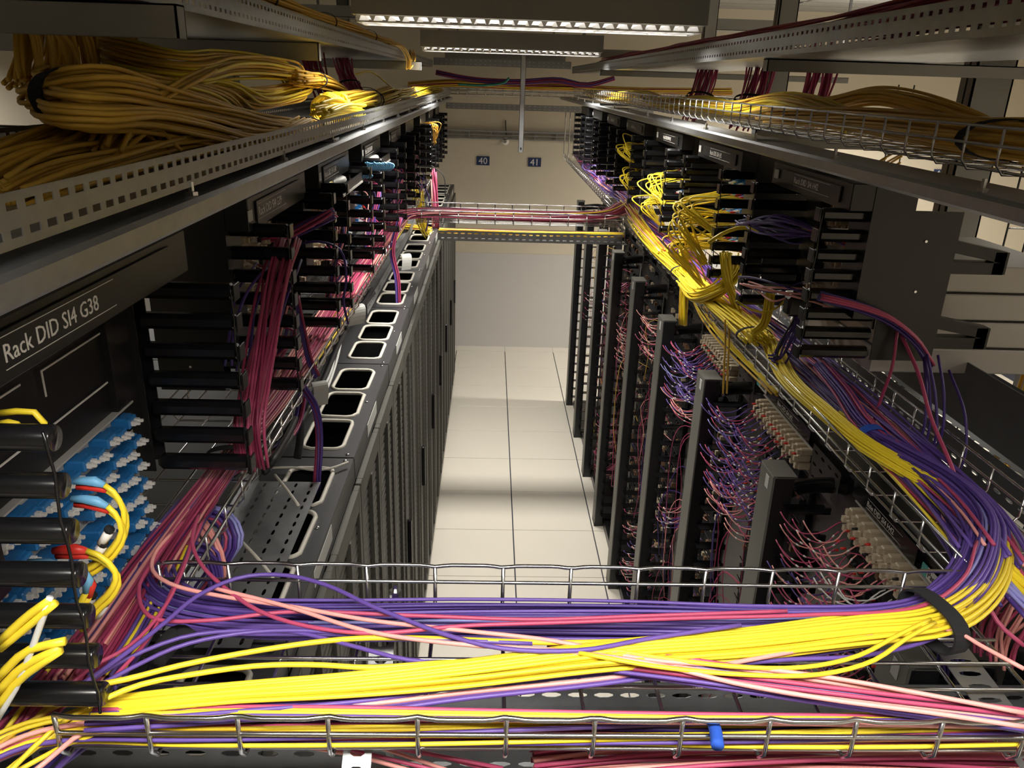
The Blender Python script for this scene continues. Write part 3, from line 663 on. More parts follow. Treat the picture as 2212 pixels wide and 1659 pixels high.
def hung_panel(side, x, y0, y1, ztop, rows, kind, lab, pitch=.0445, frac=1.0, skip=.08):
    e = empty('patch_bay', lab, 'patch panel', (x, y0, ztop)); W = y1-y0; H = rows*pitch; s = -side
    mb = MB(); mb.box(*sorted((0, side*.004)), 0, W, -H, 0); mb.box(*sorted((s*.012, side*.02)), 0, W, -.0015, .0015); mb.box(*sorted((s*.004, side*.004)), 0, .014, -H, 0); mb.box(*sorted((s*.004, side*.004)), W-.014, W, -H, 0)
    mb.build('faceplate', m_black if kind == 'blank' else m_panel, e)
    if kind == 'blank':
        mb = MB()
        for (a, b, z) in ((.06, .2, .25), (.25, .42, .25), (.06, .2, .7), (.25, .42, .7)):
            if b < W: mb.box(*sorted((s*.0045, s*.006)), a, a+.0025, -H*(z+.2), -H*z); mb.box(*sorted((s*.0045, s*.006)), a, b, -H*z, -H*z+.0025)
        mb.build('latch_slots', m_white, e); return e
    me = (LC if kind == 'lc' else SC)[side]
    n = int((W-.04)/.0375)
    for r_ in range(rows):
        for c in range(n):
            if random.random() < skip: continue
            link('adapter', me, e, (0, .03+c*.0375+(r_ % 2)*.009, -pitch*(r_+.5)+(.004 if c % 2 else -.004)))
        mb = MB(); mb.box(*sorted((s*.004, s*.007)), .02, W-.02, -pitch*(r_+1)-.001, -pitch*(r_+1)+.001); mb.build('row_edge', m_panel, e)
    return e
LY = [(.70, 1.27), (1.66, 2.145), (2.36, 2.83), (3.155, 3.65), (4.01, 4.49), (4.79, 5.24), (5.75, 6.2), (6.55, 7.0), (7.35, 7.8)]
RY = [(1.67, 2.12), (2.44, 2.93), (3.24, 3.71), (4.06, 4.56), (4.86, 5.34), (5.66, 6.14), (6.46, 6.94)]
LK = ['lc', 'sc', 'sc', 'lc', 'sc', 'lc', 'sc', 'sc', 'lc']; RK = ['sc', 'lc', 'lc', 'lc', 'sc', 'sc', 'sc']
def strip_label(k, side): return ['Rack DID SI4 G38', 'Rack DID SI4 G39', 'Rack DID SI4 G40', 'Rack DID SI4 G41', 'Rack DID SI4 G42'][k % 5] if side < 0 else ['Rack DID SI4 H42', 'Rack DID SI4 J42', 'Rack DID SI4 K42', 'Rack DID SI4 L42', 'Rack DID SI4 M42'][k % 5]
for side, YS, KS, tip, zb, n, pt in ((-1, LY, LK, -.415, 2.475, 8, .0535), (1, RY, RK, .695, 2.575, 8, .0435)):
    sd = 'left' if side < 0 else 'right'; root = tip+side*.185
    for k, (ya, yb) in enumerate(YS):
        if side < 0: nn, p_ = (7, .052) if k == 0 else (8, .049)
        else: nn, p_ = 8, .0435
        od = ORD[k]
        comb(tip, ya, zb, side, nn, p_, 'black finger cable manager at the near side of the %s %s patch frame' % (od, sd), 'black finger cable managers on the %s frames' % sd, arms=(side > 0 and k == 0))
        comb(tip, yb, zb, side, nn, p_, 'black finger cable manager at the far side of the %s %s patch frame' % (od, sd), 'black finger cable managers on the %s frames' % sd)
        H = (nn-1)*p_+.028; top = zb+H
        if side < 0 and k == 0:
            hung_panel(-1, root, ya+.06, yb-.01, 2.80, 4, 'blank', 'blank black panel with thin white latch slots above the blue connectors')
            hung_panel(-1, root, ya+.05, yb-.03, 2.62, 6, 'lc', 'white patch panel packed with blue connectors and white caps, nearest on the left', pitch=.040, skip=.06)
        else:
            rows = 7 if side < 0 else 6; rest = KS[k]; 
            hung_panel(side, root, ya+.055, yb-.008, top-.01, rows, rest, '%s patch panel in the %s %s patch frame' % ({'lc': 'white panel of blue connectors', 'sc': 'off-white panel of beige connectors'}[rest], od, sd), skip=.1)
        # header with white lettering
        hx = -.49 if side < 0 else .745; z0, z1 = (2.832, 2.90) if side < 0 else (2.905, 2.962)
        e = empty('frame_header', 'black header beam of the %s %s patch frame' % (od, sd), 'header', (hx, (ya+yb)/2, 0), 'header beams of the %s patch frames' % sd); w = (yb-ya)/2+.02
        mb = MB(); mb.box(*sorted((0, side*.05)), -w, w, z0, z1, bev=.002); mb.build('beam', m_black, e)
        mb = MB(); mb.box(*sorted((side*.05, side*.14)), -w, -w+.1, zb+.1, z1); mb.build('side_frame', m_black, e); mb = MB(); mb.box(*sorted((side*.1, side*.14)), w-.1, w, zb+.1, z1)
        mb.build('side_frame', m_black, e)
        if k < 5: name_strip(strip_label(k, side), ya+.03, yb-.06, hx-side*.003, z0+.012, z1-.012, 'black name strip reading %s on the %s %s frame header' % (strip_label(k, side), od, sd), side, ((.075, .60) if k == 0 else (.02, .62)) if side < 0 else (.25, .85), mt=m_black)
        yy = ya-.02 if side < 0 else yb-.02
        mb = MB(); mb.box(-.001, .001, -.014, .014, -.011, .011); o = mb.build('white_tag', m_tag, None, (hx-side*.004, yy, (z0+z1)/2)); tag(o, 'small square white tag beside the name strip of the %s %s frame' % (od, sd), 'tag', 'small white tags on the frame headers')
# cassette housings behind the nearest right frame
for i in range(4):
    z = 2.50+.068*i; e = empty('cassette_housing', 'beige-grey cassette housing behind the nearest right frame, %s from the bottom' % ORD[i], 'housing', (.93, 1.80, z), 'stacked cassette housings'); mb = MB(); mb.box(0, .50-.02*i, 0, .40, 0, .062, bev=.003); mb.build('case', m_panel, e)
    if i < 3:
        mb = MB(); mb.tube([(.49, .1, .03), (.56, .12, .028)], .009, 8); mb.build('boot', m_gloss, e)
# shelf with yellow roll on left frame
# ================================================================== CABLES
def A(pts, ax, dv=None):
    return np.array([at(p[0], p[1], **{ax: (p[2] if len(p) > 2 else dv)}) for p in pts])
# --- near crossing tray: purple bundle
purp = A([(430, 1085, 2.39), (372, 1160, 2.40), (330, 1235, 2.41), (365, 1300, 2.425), (480, 1328, 2.43), (700, 1338, 2.435), (1000, 1338, 2.435), (1350, 1342, 2.435), (1650, 1350, 2.44), (1900, 1345, 2.45), (2010, 1322, 2.455), (2090, 1262, 2.46), (2128, 1180, 2.46), (2125, 1120, 2.46), (2060, 1050, 2.46), (1950, 985, 2.455), (1860, 935, 2.45)], 'Z')
bundle(purp, 58, .0027, dict(p=80, m=8, l=6, q=14), 'thick purple cable bundle lying along the back of the nearest wire tray', asp=1.7, twist=1.5, wander=.35, straps=(), rad=.0255, step=.03, n=7, seed=3)
yel = A([(185, 1530, 2.44), (300, 1518, 2.455), (500, 1497, 2.462), (750, 1478, 2.468), (1000, 1452, 2.472), (1300, 1415, 2.475), (1600, 1392, 2.472), (1850, 1362, 2.472), (2000, 1345, 2.472), (2085, 1302, 2.462), (2135, 1235, 2.455), (2140, 1165, 2.45), (2090, 1090, 2.45), (1960, 1015, 2.455), (1860, 955, 2.46), (1775, 885, 2.465), (1705, 820, 2.465), (1660, 730, 2.455), (1620, 690, 2.46)], 'Z')
ye = bundle(yel, 38, .0029, dict(y=1), 'bright yellow cable bundle slanting over the purple one in the nearest tray', asp=2.0, twist=-1.0, wander=.28, straps=(), rad=.0175, step=.03, n=7, seed=5, loose=[.45, .55, .8, .95, 1.1, 1.15, 1.1, 1.0, .9, .95, 1.1, 1.2])
strap_ring(ye, at(2014, 1340, Z=2.462), (1, .25, 0), .050, .030, .024, m_velcro)
# magenta strands mixed over
loose_n = [0]
def L1(name_c, pts, ax, dv, r=.0027, lab=None, grp=None, cat='cable', n=7):
    o = cable(A(pts, ax, dv), r, JACK[name_c], 'cable', None, n, .02); tag(o, lab, cat, grp); return o
L1('y', [(170, 1485), (260, 1470), (400, 1435), (560, 1405), (700, 1385), (800, 1378), (950, 1380), (1100, 1386), (1250, 1388), (1420, 1382)], 'Z', 2.478, .0036, 'single yellow cable arching above the yellow bundle, upper of two')
L1('y', [(190, 1525), (300, 1480), (420, 1456), (560, 1438), (680, 1436), (800, 1442), (950, 1432), (1100, 1425)], 'Z', 2.478, .0034, 'single yellow cable arching above the yellow bundle, lower of two')
L1('p', [(160, 1490), (260, 1420), (350, 1350), (430, 1285), (520, 1247), (610, 1242), (700, 1262), (800, 1308), (880, 1340), (960, 1370), (1080, 1400), (1250, 1405), (1400, 1380), (1600, 1350)], 'Z', 2.49, .003, 'loose purple cable humping over the back rim of the nearest tray')
L1('p', [(180, 1480), (270, 1425), (400, 1375), (530, 1362), (640, 1366), (760, 1395), (880, 1425), (1000, 1432), (1150, 1420)], 'Z', 2.475, .0028, 'loose purple cable in the left half of the nearest tray, upper of two')
L1('p', [(170, 1505), (290, 1440), (390, 1395), (520, 1368), (640, 1362), (800, 1372), (960, 1382), (1150, 1390)], 'Z', 2.478, .0028, 'loose purple cable in the left half of the nearest tray, lower of two')
L1('s', [(372, 1150), (335, 1195), (330, 1232), (370, 1262), (480, 1288), (640, 1312), (800, 1340), (1000, 1362), (1200, 1385), (1400, 1425), (1600, 1440), (1800, 1465), (2000, 1500), (2212, 1540)], 'Z', 2.482, .0029, 'salmon cable sweeping across the whole nearest tray over the purple bundle')
L1('s', [(460, 1270), (620, 1310), (800, 1365), (1000, 1392), (1200, 1405), (1400, 1432), (1600, 1478), (1800, 1512), (2000, 1538), (2212, 1570)], 'Z', 2.486, .0029, 'salmon cable running lower across the nearest tray toward the right corner')
L1('m', [(430, 1110), (415, 1165), (432, 1215), (480, 1265), (560, 1320), (660, 1352), (800, 1368), (1000, 1352), (1200, 1345), (1500, 1335), (1750, 1328), (1980, 1312), (2080, 1250), (2110, 1170)], 'Z', 2.484, .0028, 'magenta cable looping from the left strap along the purple bundle')
L1('m', [(400, 1120), (340, 1200), (300, 1270), (330, 1335), (450, 1340), (620, 1322), (900, 1330), (1150, 1338), (1400, 1330), (1700, 1320)], 'Z', 2.478, .0028, 'magenta cable curling behind the salmon one at the left')
L1('m', [(425, 1130), (395, 1230), (350, 1320), (280, 1395), (200, 1440), (150, 1480)], 'Z', 2.48, .0026, 'magenta cable dropping left from the strap to the finger manager, upper one')
L1('m', [(440, 1120), (405, 1200), (370, 1280), (320, 1380), (240, 1470)], 'Z', 2.474, .0026, 'magenta cable dropping left from the strap to the finger manager, lower one')
L1('y', [(1300, 1400), (1420, 1420), (1600, 1441), (1740, 1441), (1850, 1418), (1940, 1372), (2010, 1338)], 'Z', 2.484, .0029, 'drooping amber-yellow cable below the strap, upper of two')
L1('y', [(1250, 1410), (1420, 1440), (1600, 1457), (1760, 1458), (1880, 1430), (1960, 1378), (2020, 1345)], 'Z', 2.488, .0029, 'drooping amber-yellow cable below the strap, lower of two')
L1('p', [(1300, 1440), (1500, 1440), (1700, 1425), (1850, 1418), (1950, 1400), (2040, 1368), (2100, 1320), (2130, 1260)], 'Z', 2.462, .0030, 'purple cable sagging below the strap toward the right bend')
L1('s', [(1540, 1440), (1700, 1410), (1850, 1380), (1990, 1360), (2060, 1362), (2120, 1395), (2212, 1445)], 'Z', 2.474, .0029, 'salmon cable bending off the strap toward the right edge')
# slanting accompaniment under the yellow bundle
bundle(A([(190, 1555), (500, 1535), (800, 1515), (1000, 1490), (1300, 1460), (1560, 1425), (1800, 1395), (2010, 1362)], 'Z', 2.45), 6, .0029, dict(p=4, s=2), 'thin purple and salmon group running just below the yellow bundle', asp=2.2, rad=.009, step=.03, seed=9)
bundle(A([(1180, 1408, 2.46), (1300, 1424, 2.46), (1500, 1452, 2.472), (1750, 1490, 2.47), (1950, 1520, 2.465), (2212, 1556, 2.46), (2330, 1580, 2.455)], 'Z'), 18, .0028, dict(p=5, m=5, s=3, l=3), 'pink, lilac and purple group crossing down to the right corner of the nearest tray', asp=2.2, rad=.014, step=.03, seed=11)
bundle(A([(-60, 1640, 2.42), (60, 1590, 2.425), (180, 1572, 2.425), (400, 1574, 2.425), (800, 1574, 2.425), (1200, 1576, 2.425), (1600, 1580, 2.425), (1950, 1578, 2.425), (2212, 1574, 2.43), (2350, 1574, 2.43)], 'Z'), 26, .0029, dict(p=9, y=8, m=5, s=3, q=2), 'mixed purple, yellow and pink bundle along the front rim of the nearest tray', asp=1.9, rad=.0165, step=.03, seed=13, twist=2, wander=.5)
bundle(A([(200, 1542, 2.45), (450, 1538, 2.45), (700, 1540, 2.452), (1000, 1546, 2.452), (1400, 1552, 2.452), (1800, 1556, 2.45), (2212, 1562, 2.445)], 'Z'), 10, .0028, dict(y=3, m=3, s=3, p=1), 'flat pink and yellow group behind the front rim of the nearest tray', asp=3, rad=.006, step=.03, seed=17)
bundle(A([(1150, 1642, 2.33), (1300, 1634, 2.33), (1450, 1630, 2.34), (1700, 1632, 2.34), (2000, 1640, 2.34), (2300, 1655, 2.34)], 'Z'), 24, .0029, dict(m=8, s=7, d=6), 'magenta and salmon bundle hanging below the front rim of the nearest tray', asp=2.0, rad=.026, step=.04, seed=19, wander=.5)
bundle(A([(640, 1598, 2.38), (760, 1612, 2.36), (900, 1645, 2.34), (1080, 1690, 2.32)], 'Z'), 5, .0026, dict(m=2, s=2, d=1), 'few thin red cables sagging under the front rim left of centre', asp=2, rad=.018, step=.03, seed=21)
t = cable(A([(1540, 1562), (1546, 1580), (1550, 1612)], 'Z', 2.455), .0075, m_bluetie, 'hook_tie', None, 8, .004); tag(t, 'short blue hook-and-loop tie on the front rim cables', 'cable tie')
t = cable(A([(335, 1425), (360, 1395), (385, 1372), (410, 1385)], 'Z', 2.44), .014, m_velcro, 'hook_tie', None, 8, .004); tag(t, 'black hook-and-loop tie hanging in the left of the nearest tray', 'cable tie')
# --- left tray bundle: magenta and salmon, from strap to far tray
lt = A([(150, 1480, 2.44), (230, 1370, 2.43), (330, 1220, 2.42), (425, 1090, 2.405), (520, 960, 2.39), (600, 855, 2.385), (680, 735, 2.385), (740, 645, 2.39), (790, 575, 2.39), (840, 510, 2.39), (866, 478, 2.40)], 'Z')
bundle(lt, 46, .0029, dict(m=11, d=11, s=16, p=4, y=1), 'magenta and salmon cable bundle running along the left wire tray', asp=2.6, rad=.026, step=.05, straps=(.28,), strap_w=.025, seed=23, wander=.3, n=6, loose=[.9, .75, .65, .6, .85, 1.1, 1.3, 1.3, 1.2, 1, .9])
bundle(A([(225, 1470, 2.44), (290, 1380, 2.43), (372, 1230, 2.41), (430, 1110, 2.39), (500, 1010, 2.38)], 'Z'), 14, .0027, dict(q=7, p=6, y=1), 'dark purple bundle rising beside the magenta one at the left', asp=1.6, rad=.016, step=.04, seed=24)
bundle(A([(0, 1590, 2.40), (60, 1540, 2.41), (120, 1480, 2.43), (180, 1400, 2.44)], 'Z'), 16, .003, dict(m=7, d=6, y=2), 'magenta bundle disappearing at the lower left corner', asp=2, rad=.03, step=.03, seed=25)
bundle(A([(-20, 1680, 2.42), (60, 1625, 2.42), (150, 1570, 2.43), (210, 1548, 2.44)], 'Z'), 7, .0032, dict(y=4, o=2, s=1), 'amber and salmon cords fanning into the lower left corner', asp=2.5, rad=.022, step=.02, seed=26)
bundle(A([(40, 1720, 2.33), (120, 1640, 2.36), (200, 1580, 2.39)], 'Z'), 6, .004, dict(p=1, q=1), 'short purple group at the lower left corner', asp=2, rad=.014, step=.02, seed=27)
# pink and purple arcs into the cabinets
bundle(A([(425, 1130, 2.38), (452, 1170, 2.36), (468, 1220, 2.32), (468, 1270, 2.26)], 'Z'), 9, .0032, dict(s=1), 'salmon cables turning down at the left of the nearest tray', asp=2.2, rad=.013, step=.02, seed=31)
bundle(A([(440, 1105, 2.37), (485, 1120, 2.36), (505, 1165, 2.33), (480, 1215, 2.28), (430, 1300, 2.2)], 'Z'), 14, .003, dict(l=4, q=4, p=6, m=1), 'lilac and purple cables curling down beside the strap', asp=1.8, rad=.015, step=.02, seed=32)
bundle(A([(360, 1250, 2.40), (400, 1185, 2.39), (450, 1195, 2.36), (470, 1280, 2.28)], 'Z'), 10, .003, dict(p=1, q=1), 'purple arc of cables dropping behind the nearest tray at the left', asp=1.6, rad=.014, step=.02, seed=33)
# left side details on cabinets
bundle(A([(866, 470), (848, 540), (858, 600), (860, 665)], 'Y', 3.75), 10, .0035, dict(m=4, p=5, q=1), 'magenta and purple cables dropping into a far cabinet opening', asp=1.2, rad=.013, step=.03, seed=41)
bundle(np.array([at(655, 838, Z=2.40), at(680, 880, Z=2.34), at(690, 940, Z=2.26), at(686, 1040, Z=2.14), at(684, 1075, Z=1.98)]), 8, .003, dict(d=4, q=4), 'dark red and purple cables arching into the second cabinet opening', asp=1.2, rad=.010, step=.02, seed=42)
bundle(A([(530, 1010, 2.28), (600, 930, 2.24), (660, 840, 2.22), (720, 720, 2.22), (790, 630, 2.22)], 'Z'), 9, .009, dict(k=1), 'heavy black power cables lying over the cabinet tops', asp=2.4, rad=.035, step=.05, seed=43, parts=True)
for i, (dx, lab) in enumerate(((0, 'left one'), (10, 'right one'))):
    L1('w', [(512+dx, 1020, 2.26), (590+dx, 940, 2.22), (650+dx*1.2, 895, 2.2), (690+dx, 850, 2.19), (716+dx*.5, 800, 2.18), (726+dx, 740, 2.18), (742, 690, 2.2), (752+dx*.5, 655, 2.24), (745, 620, 2.3)], 'Z', None, .0045, 'light grey cord snaking over the cabinet tops, '+lab)
L1('w', [(520, 1035, 2.25), (600, 965, 2.21), (650, 920, 2.2), (652, 900, 2.22)], 'Z', None, .005, 'short light grey cord beside the black power cables')
bundle(A([(400, 1090, 2.30), (500, 1020, 2.27), (590, 975, 2.24), (640, 920, 2.24), (656, 850, 2.30)], 'Z'), 8, .003, dict(d=4, q=4), 'dark red and purple cables sweeping over the black power cables', asp=1.5, rad=.012, step=.03, seed=44)
t = cable(A([(650, 910, 2.24), (648, 950, 2.2), (642, 990, 2.16)], 'Z'), .011, m_velcro, 'hook_tie', None, 6, .01); tag(t, 'black hook-and-loop tie dangling over the second cabinet top', 'cable tie')
# arch of dark cables, white cable ties
for i, (pts, lab) in enumerate([(([(560, 1012), (640, 1010), (680, 1016), (720, 1010), (752, 998)]), 'long white cable tie lying across the cabinet seam'), (([(594, 1026), (620, 1058), (645, 1092)]), 'beige cord lying across the perforated tray'), (([(520, 1168), (560, 1210), (590, 1248)]), 'beige strap end below the perforated tray')]):
    o = cable(A(pts, 'Z', 2.22 if i else 2.135), .0035, m_trim, 'tie_wrap', None, 6, .02); tag(o, lab, 'cable tie')
# glossy wrap lengths and hose
o = cable(A([(435, 1140, 2.33), (480, 1165, 2.31), (460, 1215, 2.28)], 'Z'), .022, m_hose, 'conduit_sleeve', None, 12, .01); tag(o, 'grey corrugated sleeve behind the salmon cables at the left', 'conduit')
def paper(x, y, z, w, h, rz, lab, curl=.03):
    e = MB(); n = 8; V = []
    for i in range(n+1):
        a = i/n; 
        for j in (0, 1): V.append((w*(j-.5), h*a, -curl*(2*a-.6)**2))
    e.add(V, [(2*i, 2*i+1, 2*i+3, 2*i+2) for i in range(n)]); V2 = [(v[0], v[1], v[2]+.0008) for v in V]; e.add(V2, [(2*i, 2*i+2, 2*i+3, 2*i+1) for i in range(n)])
    o = e.build('paper_label', m_tag, None, tuple(at(x, y, Z=z))); o.rotation_euler = (math.radians(-40), 0, rz); tag(o, lab, 'label'); return o
paper(688, 820, 2.30, .045, .055, -2.6, 'curled white paper label tied beside the third finger manager')
paper(765, 655, 2.33, .075, .06, -2.4, 'wide curled white paper label on the pink cables')
paper(875, 545, 2.36, .05, .06, -2.6, 'far curled paper label below the left managers')
# --- crossing far tray
bundle(np.array([(-.55, 4.2, 2.41), (-.5, 4.42, 2.425), (-.35, 4.52, 2.43), (0, 4.52, 2.43), (.4, 4.52, 2.43), (.65, 4.56, 2.44), (.80, 4.75, 2.47)]), 60, .0035, dict(d=20, m=12, q=9, s=9, n=2, y=2), 'wine, pink and purple cables filling the halfway crossing tray', asp=3.6, rad=.042, step=.07, seed=51, parts=True, n=5, wander=.4)
bundle(np.array([(-.62, 5.4, 2.2), (-.5, 5.8, 2.12), (-.35, 5.88, 2.09), (0, 5.9, 2.085), (.5, 5.9, 2.085), (1.0, 5.9, 2.09)]), 20, .004, dict(y=6, o=6, d=5), 'amber and red cables inside the slotted halfway tray', asp=2.4, rad=.026, step=.07, seed=52, n=5)
bundle(np.array([(-.48, 5.35, 2.47), (-.47, 5.4, 2.3), (-.44, 5.5, 2.15), (-.42, 5.7, 2.11)]), 12, .005, dict(y=1), 'yellow cords falling onto the far left cabinets', asp=2.5, rad=.05, step=.05, seed=53, loose=[1, 1, .5, .6])
bundle(np.array([(-.42, 6.0, 2.5), (-.40, 5.9, 2.3), (-.39, 5.8, 2.12)]), 9, .006, dict(s=1, m=2, d=2), 'salmon and magenta cables dropping to the far left cabinets', asp=2.5, rad=.04, step=.05, seed=54)
bundle(np.array([(-.62, 3.6, 2.4), (-.6, 4.1, 2.28), (-.66, 4.6, 2.2), (-.7, 5.3, 2.17)]), 7, .009, dict(k=1), 'black cables arching onto the far perforated tray', asp=2, rad=.035, step=.06, seed=55)
L1('k', [(917, 300+300/6.1), (935, 360), (958, 380), (962, 425)], 'Y', 6.3, .004, 'thin black cable hanging in an arc from the far left frames')
L1('p', [(915, 400), (927, 430), (926, 470), (920, 500)], 'Y', 5.3, .005, 'purple cord arching off the far left frame')
# --- right tray: purple / pink underlay from the far end
rt = np.array([(.84, 7.9, 2.50), (.86, 6.6, 2.46), (.84, 5.6, 2.46), (.86, 4.9, 2.47), (.84, 4.2, 2.45), (.86, 3.4, 2.44), (.84, 2.7, 2.44), (.87, 2.1, 2.44), (.88, 1.6, 2.44), (.86, 1.25, 2.44), (.80, 1.05, 2.45)])
bundle(rt, 48, .0032, dict(p=14, q=8, s=10, m=6, d=6, l=2), 'purple, salmon and magenta cable bundle running the length of the right wire tray', asp=2.2, rad=.042, step=.08, seed=61, n=5, wander=.5)
bundle(A([(1370, 470, 2.46), (1420, 535, 2.465), (1480, 590, 2.47), (1530, 640, 2.475), (1590, 690, 2.475), (1640, 735, 2.48)], 'Z'), 34, .0034, dict(y=1), 'yellow cable bundle lying on the purple ones along the right wire tray', asp=2.0, rad=.028, step=.05, straps=(.5, .97), strap_w=.012, seed=62, n=6)
bundle(A([(1350, 435, 2.47), (1380, 480, 2.48), (1430, 545, 2.48)], 'Z'), 10, .004, dict(y=3, s=1, n=1), 'short yellow and salmon run where the far tray meets the right tray', asp=2, rad=.02, step=.05, seed=63, n=5)
# loose tangle of cords on the far right tray
for i in range(46):
    y0 = random.uniform(4.7, 7.2); x = random.uniform(.78, .95); ln = random.uniform(.5, 1.3)
    P = [(x, y0+ln, 2.47+random.uniform(0, .05)), (x+random.uniform(-.06, .06), y0+ln*.6, 2.50+random.uniform(0, .07)), (x+random.uniform(-.06, .06), y0+ln*.3, 2.49+random.uniform(0, .06)), (.83+random.uniform(-.03, .03), max(y0-.2, 4.6), 2.47)]
    c = random.choice('pppqssmld'); o = cable(P, .0034, JACK[c], 'cable', None, 5, .05)
    tag(o, 'loose thin cord in the tangle on the far right wire tray', 'cable', 'loose cords tangled on the far right wire tray')
# yellow drops from right patch frames into the tray
bundle(A([(1590, 560, 2.62), (1575, 600, 2.58), (1545, 630, 2.52), (1510, 640, 2.48), (1480, 610, 2.47)], 'Z'), 26, .0035, dict(y=1), 'thick yellow bunch curving from the second right frame down onto the tray', asp=1.5, rad=.026, step=.02, seed=64)
bundle(A([(1565, 545), (1570, 600), (1582, 640), (1600, 690)], 'Y', 2.42), 12, .0035, dict(y=1), 'straight yellow strands hanging under the second right frame', asp=2.2, rad=.02, step=.02, seed=65)
bundle(A([(1475, 540), (1482, 580), (1478, 620), (1476, 660), (1474, 700)], 'Y', 2.95), 14, .0035, dict(y=5, o=2), 'yellow strands dropping from the third right frame past the tray', asp=2.5, rad=.022, step=.03, seed=66)
bundle(A([(1665, 630), (1660, 660), (1648, 700), (1625, 718)], 'Y', 2.1), 9, .0034, dict(y=1), 'yellow cords hooking from the nearest right frame down to the strap', asp=1.5, rad=.012, step=.015, seed=67)
L1('y', [(1590, 650), (1620, 668), (1660, 674), (1690, 655), (1700, 640)], 'Y', 2.08, .003, 'thin yellow cord swinging under the nearest right frame')
bundle(A([(1680, 850, 2.30), (1560, 730, 2.3), (1500, 640, 2.25), (1480, 560, 2.2)], 'Z'), 6, .0035, dict(y=3, o=3), 'yellow cords dropping through the right tray toward the racks', asp=2, rad=.015, step=.04, seed=68)
for i, (x, lab) in enumerate(((1566, 'inner one'), (1574, 'outer one'))):
    L1('o', [(x, 690), (x+1, 740), (x-2, 800), (x-4, 850)], 'Y', 2.3, .003, 'thin amber cable hanging behind the second duct post, '+lab)
# fans of yellow patch leads with coloured boots at the LC panels
def lead(P, jac, boot, e, r=.0026):
    C = spline(P, .012); mb = MB(); mb.tube(C[3:], r, 6, 0); k = max(4, 4); mb.tube(C[:4], [r*1.2, r*1.6, r*1.9, r*1.1], 6, 1)
    return mb.build('patch_lead', [JACK[jac], boot], e, smooth=True)
def lead_fan(p0, p1, loop, end, n, jac, boots, lab, sp=.02, grp='fans of patch leads'):
    """leads leave evenly spaced ports between p0 and p1, pass the loop region and gather at end"""
    e = empty('patch_lead_group', lab, 'patch leads', (0, 0, 0), grp); p0 = np.array(p0); p1 = np.array(p1)
    for i in range(n):
        a = (i+.5)/n; s = p0*(1-a)+p1*a+RNG.normal(0, .004, 3); lp = np.array(loop)+RNG.normal(0, sp, 3); en = np.array(end)+RNG.normal(0, sp*.4, 3)
        m1 = s*.6+lp*.4+np.array([0, 0, .006]); lead([s, m1, lp, lp*.35+en*.65+RNG.normal(0, sp*.3, 3), en], jac if isinstance(jac, str) else random.choice(jac), boots[i % len(boots)], e)
    return e
bt = [m_red, m_blueb]
for (k, z, n, lp, en, lab) in ((1, 2.80, 9, (.62, 2.62, 2.78), (.72, 2.50, 2.70), 'second right frame, topmost'), (1, 2.73, 14, (.63, 2.60, 2.72), (.70, 2.55, 2.60), 'second right frame, middle'), (1, 2.645, 14, (.61, 2.60, 2.64), (.72, 2.60, 2.52), 'second right frame, lowest'),
                               (2, 2.78, 11, (.66, 3.35, 2.77), (.72, 3.30, 2.68), 'third right frame, upper'), (2, 2.68, 10, (.66, 3.38, 2.67), (.74, 3.40, 2.58), 'third right frame, lower'), (3, 2.84, 12, (.66, 4.1, 2.84), (.74, 4.1, 2.74), 'fourth right frame, upper'), (3, 2.72, 9, (.68, 4.1, 2.71), (.74, 4.1, 2.60), 'fourth right frame, lower')):
    ya, yb = RY[k]; lead_fan((.85, ya+.08, z), (.85, yb-.03, z), lp, en, n, 'y', bt, 'fan of yellow patch leads with red and blue boots, '+lab)
lead_fan((.84, 1.74, 2.80), (.84, 2.06, 2.80), (.74, 2.0, 2.81), (.70, 2.2, 2.79), 14, ['q', 'p', 'q'], [m_red], 'dim purple leads with red boots at the top of the nearest right frame')
lead_fan((.84, 1.74, 2.65), (.84, 2.06, 2.66), (.72, 1.92, 2.66), (.70, 2.1, 2.64), 6, ['s', 'q'], [m_red, m_white], 'salmon and purple leads in the lower half of the nearest right frame')
L1('y', [(1525, 498), (1500, 512), (1466, 520), (1444, 500), (1452, 475), (1462, 490)], 'Y', 2.6, .003, 'single yellow lead looping left of the second right frame')
L1('y', [(1530, 525), (1560, 505), (1600, 492), (1650, 500)], 'Y', 2.40, .006, 'thick yellow lead arching across the second right frame')
L1('m', [(1938, 715), (1928, 790), (1900, 870), (1882, 930)], 'X', .90, .0036, 'red cable hanging from the nearest right frame to the tray, left strand')
L1('m', [(1945, 720), (1985, 810), (2010, 900), (2060, 1020), (2085, 1110)], 'X', .90, .0040, 'red cable hanging from the nearest right frame to the tray, right strand')
bundle(A([(1770, 640), (1860, 665), (1920, 690), (1975, 735), (2010, 790)], 'Y', 1.62), 9, .003, dict(q=6, m=3), 'dark purple leads crossing the plate of the nearest right manager', asp=1.6, rad=.011, step=.02, seed=70)
bundle(A([(2010, 770), (2020, 860), (2010, 950), (1960, 985), (1900, 985)], 'X', .95), 4, .003, dict(q=1), 'dark purple cables hanging in a loop right of the red strand', asp=1.3, rad=.02, step=.02, seed=71)
L1('q', [(2050, 800), (2085, 900), (2080, 1000), (2030, 1050)], 'X', 1.0, .003, 'outermost dark purple cable hanging beside the grey tray')
bundle(A([(1722, 665), (1722, 690), (1700, 740), (1680, 775), (1665, 772)], 'Y', 1.95), 8, .003, dict(q=2, k=1), 'fan of dark violet leads drooping from a black boot', asp=2.2, rad=.02, step=.015, seed=72, loose=[.3, .5, 1.4, 1.6, .6])
